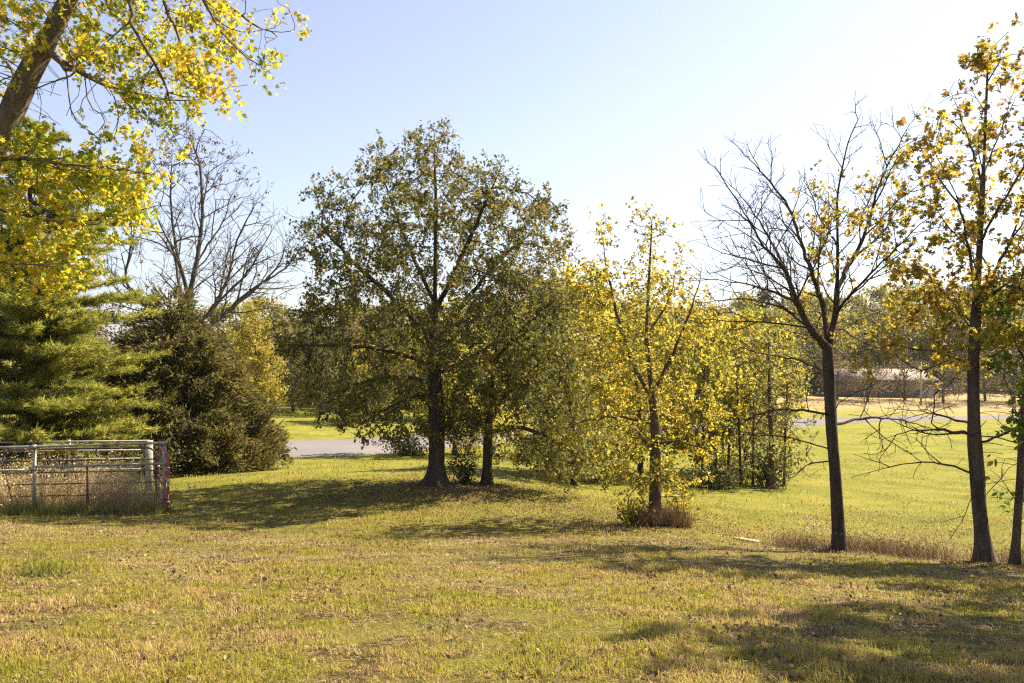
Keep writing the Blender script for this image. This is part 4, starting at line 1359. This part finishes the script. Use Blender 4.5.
def lawn():
    rng = np.random.default_rng(123)
    Vs, Qs, base = [], {4: [], 3: []}, 0
    def put(V, q):
        nonlocal base
        Vs.append(V)
        for k in q: Qs[k.shape[1]].append(k + base)
        base += len(V)
    def tufts(y0, y1, ntuft, per, rad, h, w, seg2):
        y = np.sqrt(rng.uniform(y0 ** 2, y1 ** 2, ntuft))
        x = y * rng.uniform(-.74, .74, ntuft) + rng.uniform(-1, 1, ntuft)
        dens = .27 + .60 * noise2(x, y, 1.3, 11) + .7 * noise2(x, y, 6.5, 12)
        k = rng.uniform(0, 1, ntuft) < np.clip(dens, .06, 1)
        x, y, dens = x[k], y[k], dens[k]
        m = len(x)
        tx = np.repeat(x, per) + rng.normal(size=m * per) * rad
        ty = np.repeat(y, per) + rng.normal(size=m * per) * rad
        hh = np.repeat(h * rng.uniform(.35, 1.0, m) ** 1.2 * 1.7 * np.clip(.65 + .5 * dens, .5, 1.3), per)
        P = np.c_[tx, ty, gz(tx, ty) - .004]
        V, q = blades(P, hh, w, rng, 1.0, seg2)
        put(V, q)
    tufts(3.0, 6.0, 17000, 14, .026, .042, .0050, True)
    tufts(6.0, 10.0, 27000, 11, .032, .044, .0072, True)
    tufts(10.0, 15.0, 24000, 9, .045, .042, .011, False)
    tufts(15.0, 24.0, 24000, 7, .09, .07, .018, False)
    tufts(24.0, 48.0, 26000, 5, .2, .08, .035, False)
    o = link_mesh('grass', np.concatenate(Vs), [np.concatenate(v) for v in Qs.values() if v], GRASS)
    tag(o, 'short patchy lawn grass, part green and part dried yellow', 'grass', kind='stuff')


lawn()

def thatch():
    rng = np.random.default_rng(77)
    n = 80000
    y = np.sqrt(rng.uniform(3.0 ** 2, 15 ** 2, n)); x = y * rng.uniform(-.74, .74, n)
    k = rng.uniform(0, 1, n) < np.clip(.5 - .7 * noise2(x, y, 1.3, 11) + .3 * noise2(x, y, 6, 13), .08, 1)
    x, y = x[k], y[k]
    V, q = blades(np.c_[x, y, gz(x, y) + .004], .055, .0026 * np.clip(y / 4, 1, 4)[:, None][:, 0], rng, 2.0, False)
    tag(link_mesh('thatch', V, q, DRY), 'dry straw lying between the grass tufts of the near lawn', 'straw', kind='stuff')


thatch()

LITTER = leaf_mat('fallen_leaf', [(.07, .042, .025), (.13, .08, .045), (.20, .13, .07), (.24, .16, .09), (.34, .25, .16)], .2, rough=.6, patch=1.5)


def litter():
    rng = np.random.default_rng(321)
    n = 80000
    y = np.sqrt(rng.uniform(3.0 ** 2, 24 ** 2, n)); x = y * rng.uniform(-.72, .72, n)
    k = rng.uniform(0, 1, n) < np.clip(.12 + .75 * noise2(x, y, .8, 21) + .6 * noise2(x, y, 3.1, 22), .012, 1)
    x, y = x[k], y[k]
    # extra leaf fall under the oaks and the yellow tree
    a = rng.uniform(0, 6.28, 22000); r = np.abs(rng.normal(size=22000)) * 2.9
    x2 = -1.6 + np.cos(a) * r * 1.3; y2 = 20.3 + np.sin(a) * r * .8
    a = rng.uniform(0, 6.28, 3500); r = np.abs(rng.normal(size=3500)) * 2.0
    x3 = 3.4 + np.cos(a) * r; y3 = 18.4 + np.sin(a) * r
    x = np.r_[x, x2, x3]; y = np.r_[y, y2, y3]
    for tx, ty, m in ((5.74, 14.0, 900), (7.56, 12.8, 900), (7.9, 12.6, 400), (-2.0, 21.0, 1500), (-.67, 21.6, 900)):
        a = rng.uniform(0, 6.28, m); r = .2 + np.abs(rng.normal(size=m)) * .45
        x = np.r_[x, tx + np.cos(a) * r]; y = np.r_[y, ty + np.sin(a) * r]
    P = np.c_[x, y, gz(x, y) + rng.uniform(.008, .035, len(x))]
    V, q = leaf_cloud(P, .033, 'oval', rng, up=.4, sizevar=.65)
    tag(link_mesh('fallen_leaves', V, [q], LITTER), 'dry brown leaves scattered over the lawn', 'fallen leaves', kind='stuff')


litter()

# weedy green tuft at the left edge of the lawn
a = rng.uniform(0, 6.28, 420); r = np.abs(rng.normal(size=420)) * .24
P = np.c_[-5.05 + np.cos(a) * r * 1.3, 8.6 + np.sin(a) * r, 0 * a]; P[:, 2] = gz(P[:, 0], P[:, 1]) - .01
clump('grass_tuft', 'taller bright green grass tuft at the left edge of the lawn', P, .19, .010, LUSH, rng, lean=.75, cat='grass')

# low green weeds here and there in the lawn
m = 150
yw = np.sqrt(rng.uniform(3.3 ** 2, 16 ** 2, m)); xw = yw * rng.uniform(-.7, .7, m)
k = rng.uniform(0, 1, m) < np.clip(.5 + .6 * noise2(xw, yw, .5, 31), .1, 1); xw, yw = xw[k], yw[k]; m = len(xw)
rw = np.repeat(rng.uniform(.04, .16, m), 46)
a = rng.uniform(0, 6.28, m * 46)
P = np.c_[np.repeat(xw, 46) + np.cos(a) * rw * rng.uniform(0, 1, m * 46), np.repeat(yw, 46) + np.sin(a) * rw * rng.uniform(0, 1, m * 46), 0 * a]
P[:, 2] = gz(P[:, 0], P[:, 1]) - .004
clump('lawn_weeds', 'small bright green weed clumps dotted through the dry lawn', P, .065, .011, LUSH, rng, lean=.9, cat='weeds')

# bleached plank lying behind the crest
p0, p1 = PX(734, 540, 16.2), PX(758, 543, 15.9)
for p in (p0, p1): p[2] = gz1(p[0], p[1]) + .035
c = (p0 + p1) / 2
mb = MB(); mb.box(c, (np.linalg.norm(p1 - p0), .13, .04), math.atan2(p1[1] - p0[1], p1[0] - p0[0]))
tag(mb.build('plank', M['plank'], origin=c), 'bleached plank lying on the grass near the bare tree', 'plank')

# ------------------------------------------------------------------ far shed beyond the road
def shed():
    Y = 118.0
    x0, x1 = (822 - CX) / F * Y, (918 - CX) / F * Y
    cx = (x0 + x1) / 2; w = x1 - x0; dpt = 9.0
    z = gz1(cx, Y) - .2
    root = empty('long_shed', (cx, Y, z), 'long low grey shed with a pale metal roof beyond the far road', 'shed')
    wall = plain_mat('grey_siding', (.115, .115, .12), (.075, .075, .08), .8, 0, 1.5)
    roof = plain_mat('pale_metal_roof', (.30, .25, .24), (.20, .16, .155), .95, 0, .8)
    dark = plain_mat('dark_opening', (.03, .03, .035), (.02, .02, .025), .6)
    hw, hr = 2.6, 3.9
    V = np.array([[-w / 2, -dpt / 2, 0], [w / 2, -dpt / 2, 0], [w / 2, dpt / 2, 0], [-w / 2, dpt / 2, 0], [-w / 2, -dpt / 2, hw], [w / 2, -dpt / 2, hw], [w / 2, dpt / 2, hw], [-w / 2, dpt / 2, hw], [-w / 2, 0, hr - .05], [w / 2, 0, hr - .05]]) + np.array([cx, Y, z])
    mb = MB(); mb.add(V, [[0, 1, 5, 4], [2, 3, 7, 6]]); mb.P.setdefault(5, []).append(np.array([[1, 2, 6, 9, 5], [3, 0, 4, 8, 7]]))
    mb.build('wall', wall, root)
    e = .5
    V = np.array([[-w / 2 - e, -dpt / 2 - e, hw - .15], [w / 2 + e, -dpt / 2 - e, hw - .15], [w / 2 + e, 0, hr], [-w / 2 - e, 0, hr], [-w / 2 - e, dpt / 2 + e, hw - .15], [w / 2 + e, dpt / 2 + e, hw - .15]])
    V = np.vstack([V, V + np.array([0, 0, .12])]) + np.array([cx, Y, z])
    mb = MB(); mb.add(V, [[6, 7, 8, 9], [9, 8, 11, 10], [1, 0, 3, 2], [2, 3, 4, 5], [0, 1, 7, 6], [5, 4, 10, 11], [1, 2, 8, 7], [2, 5, 11, 8], [3, 0, 6, 9], [4, 3, 9, 10]])
    mb.build('roof', roof, root)
    for k in range(0):
        mb = MB(); mb.box((cx - w * .36 + k * w * .24, Y - dpt / 2 - .01, z + 1.25), (1.5, .12, 1.1)); mb.build('window', dark, root)


shed()
for k, (px, Y, tp) in enumerate([(921, 104, 362)]):
    x = cor(px, Y); z = gz1(x, Y); H = EYE - (tp - CY) / F * Y - z
    root = empty('utility_pole', (x, Y, z), 'thin utility pole with a crossarm beside the far road', 'utility pole')
    mb = MB(); mb.tube([(x, Y, z - .2), (x, Y, z + H)], [.13, .09], 8); mb.build('pole', M['board'], root, True)
    mb = MB(); mb.box((x, Y - .15, z + H - .5), (1.6, .1, .12)); mb.build('crossarm', M['board'], root)


# ------------------------------------------------------------------ thin warm air between the near trees and the far woods
def haze():
    mb = MB()
    mb.box((0, 480, 6.0), (1400, 1060, 26.0))
    m, nt, out = newmat('thin_haze')
    v = nt.nodes.new('ShaderNodeVolumePrincipled')
    v.inputs['Color'].default_value = (.95, .95, .95, 1)
    v.inputs['Density'].default_value = .00016
    v.inputs['Anisotropy'].default_value = .55
    nt.links.new(v.outputs[0], out.inputs['Volume'])
    tag(mb.build('haze', m), 'thin sunlit haze filling the air out to the far tree line', 'haze', kind='stuff')


haze()
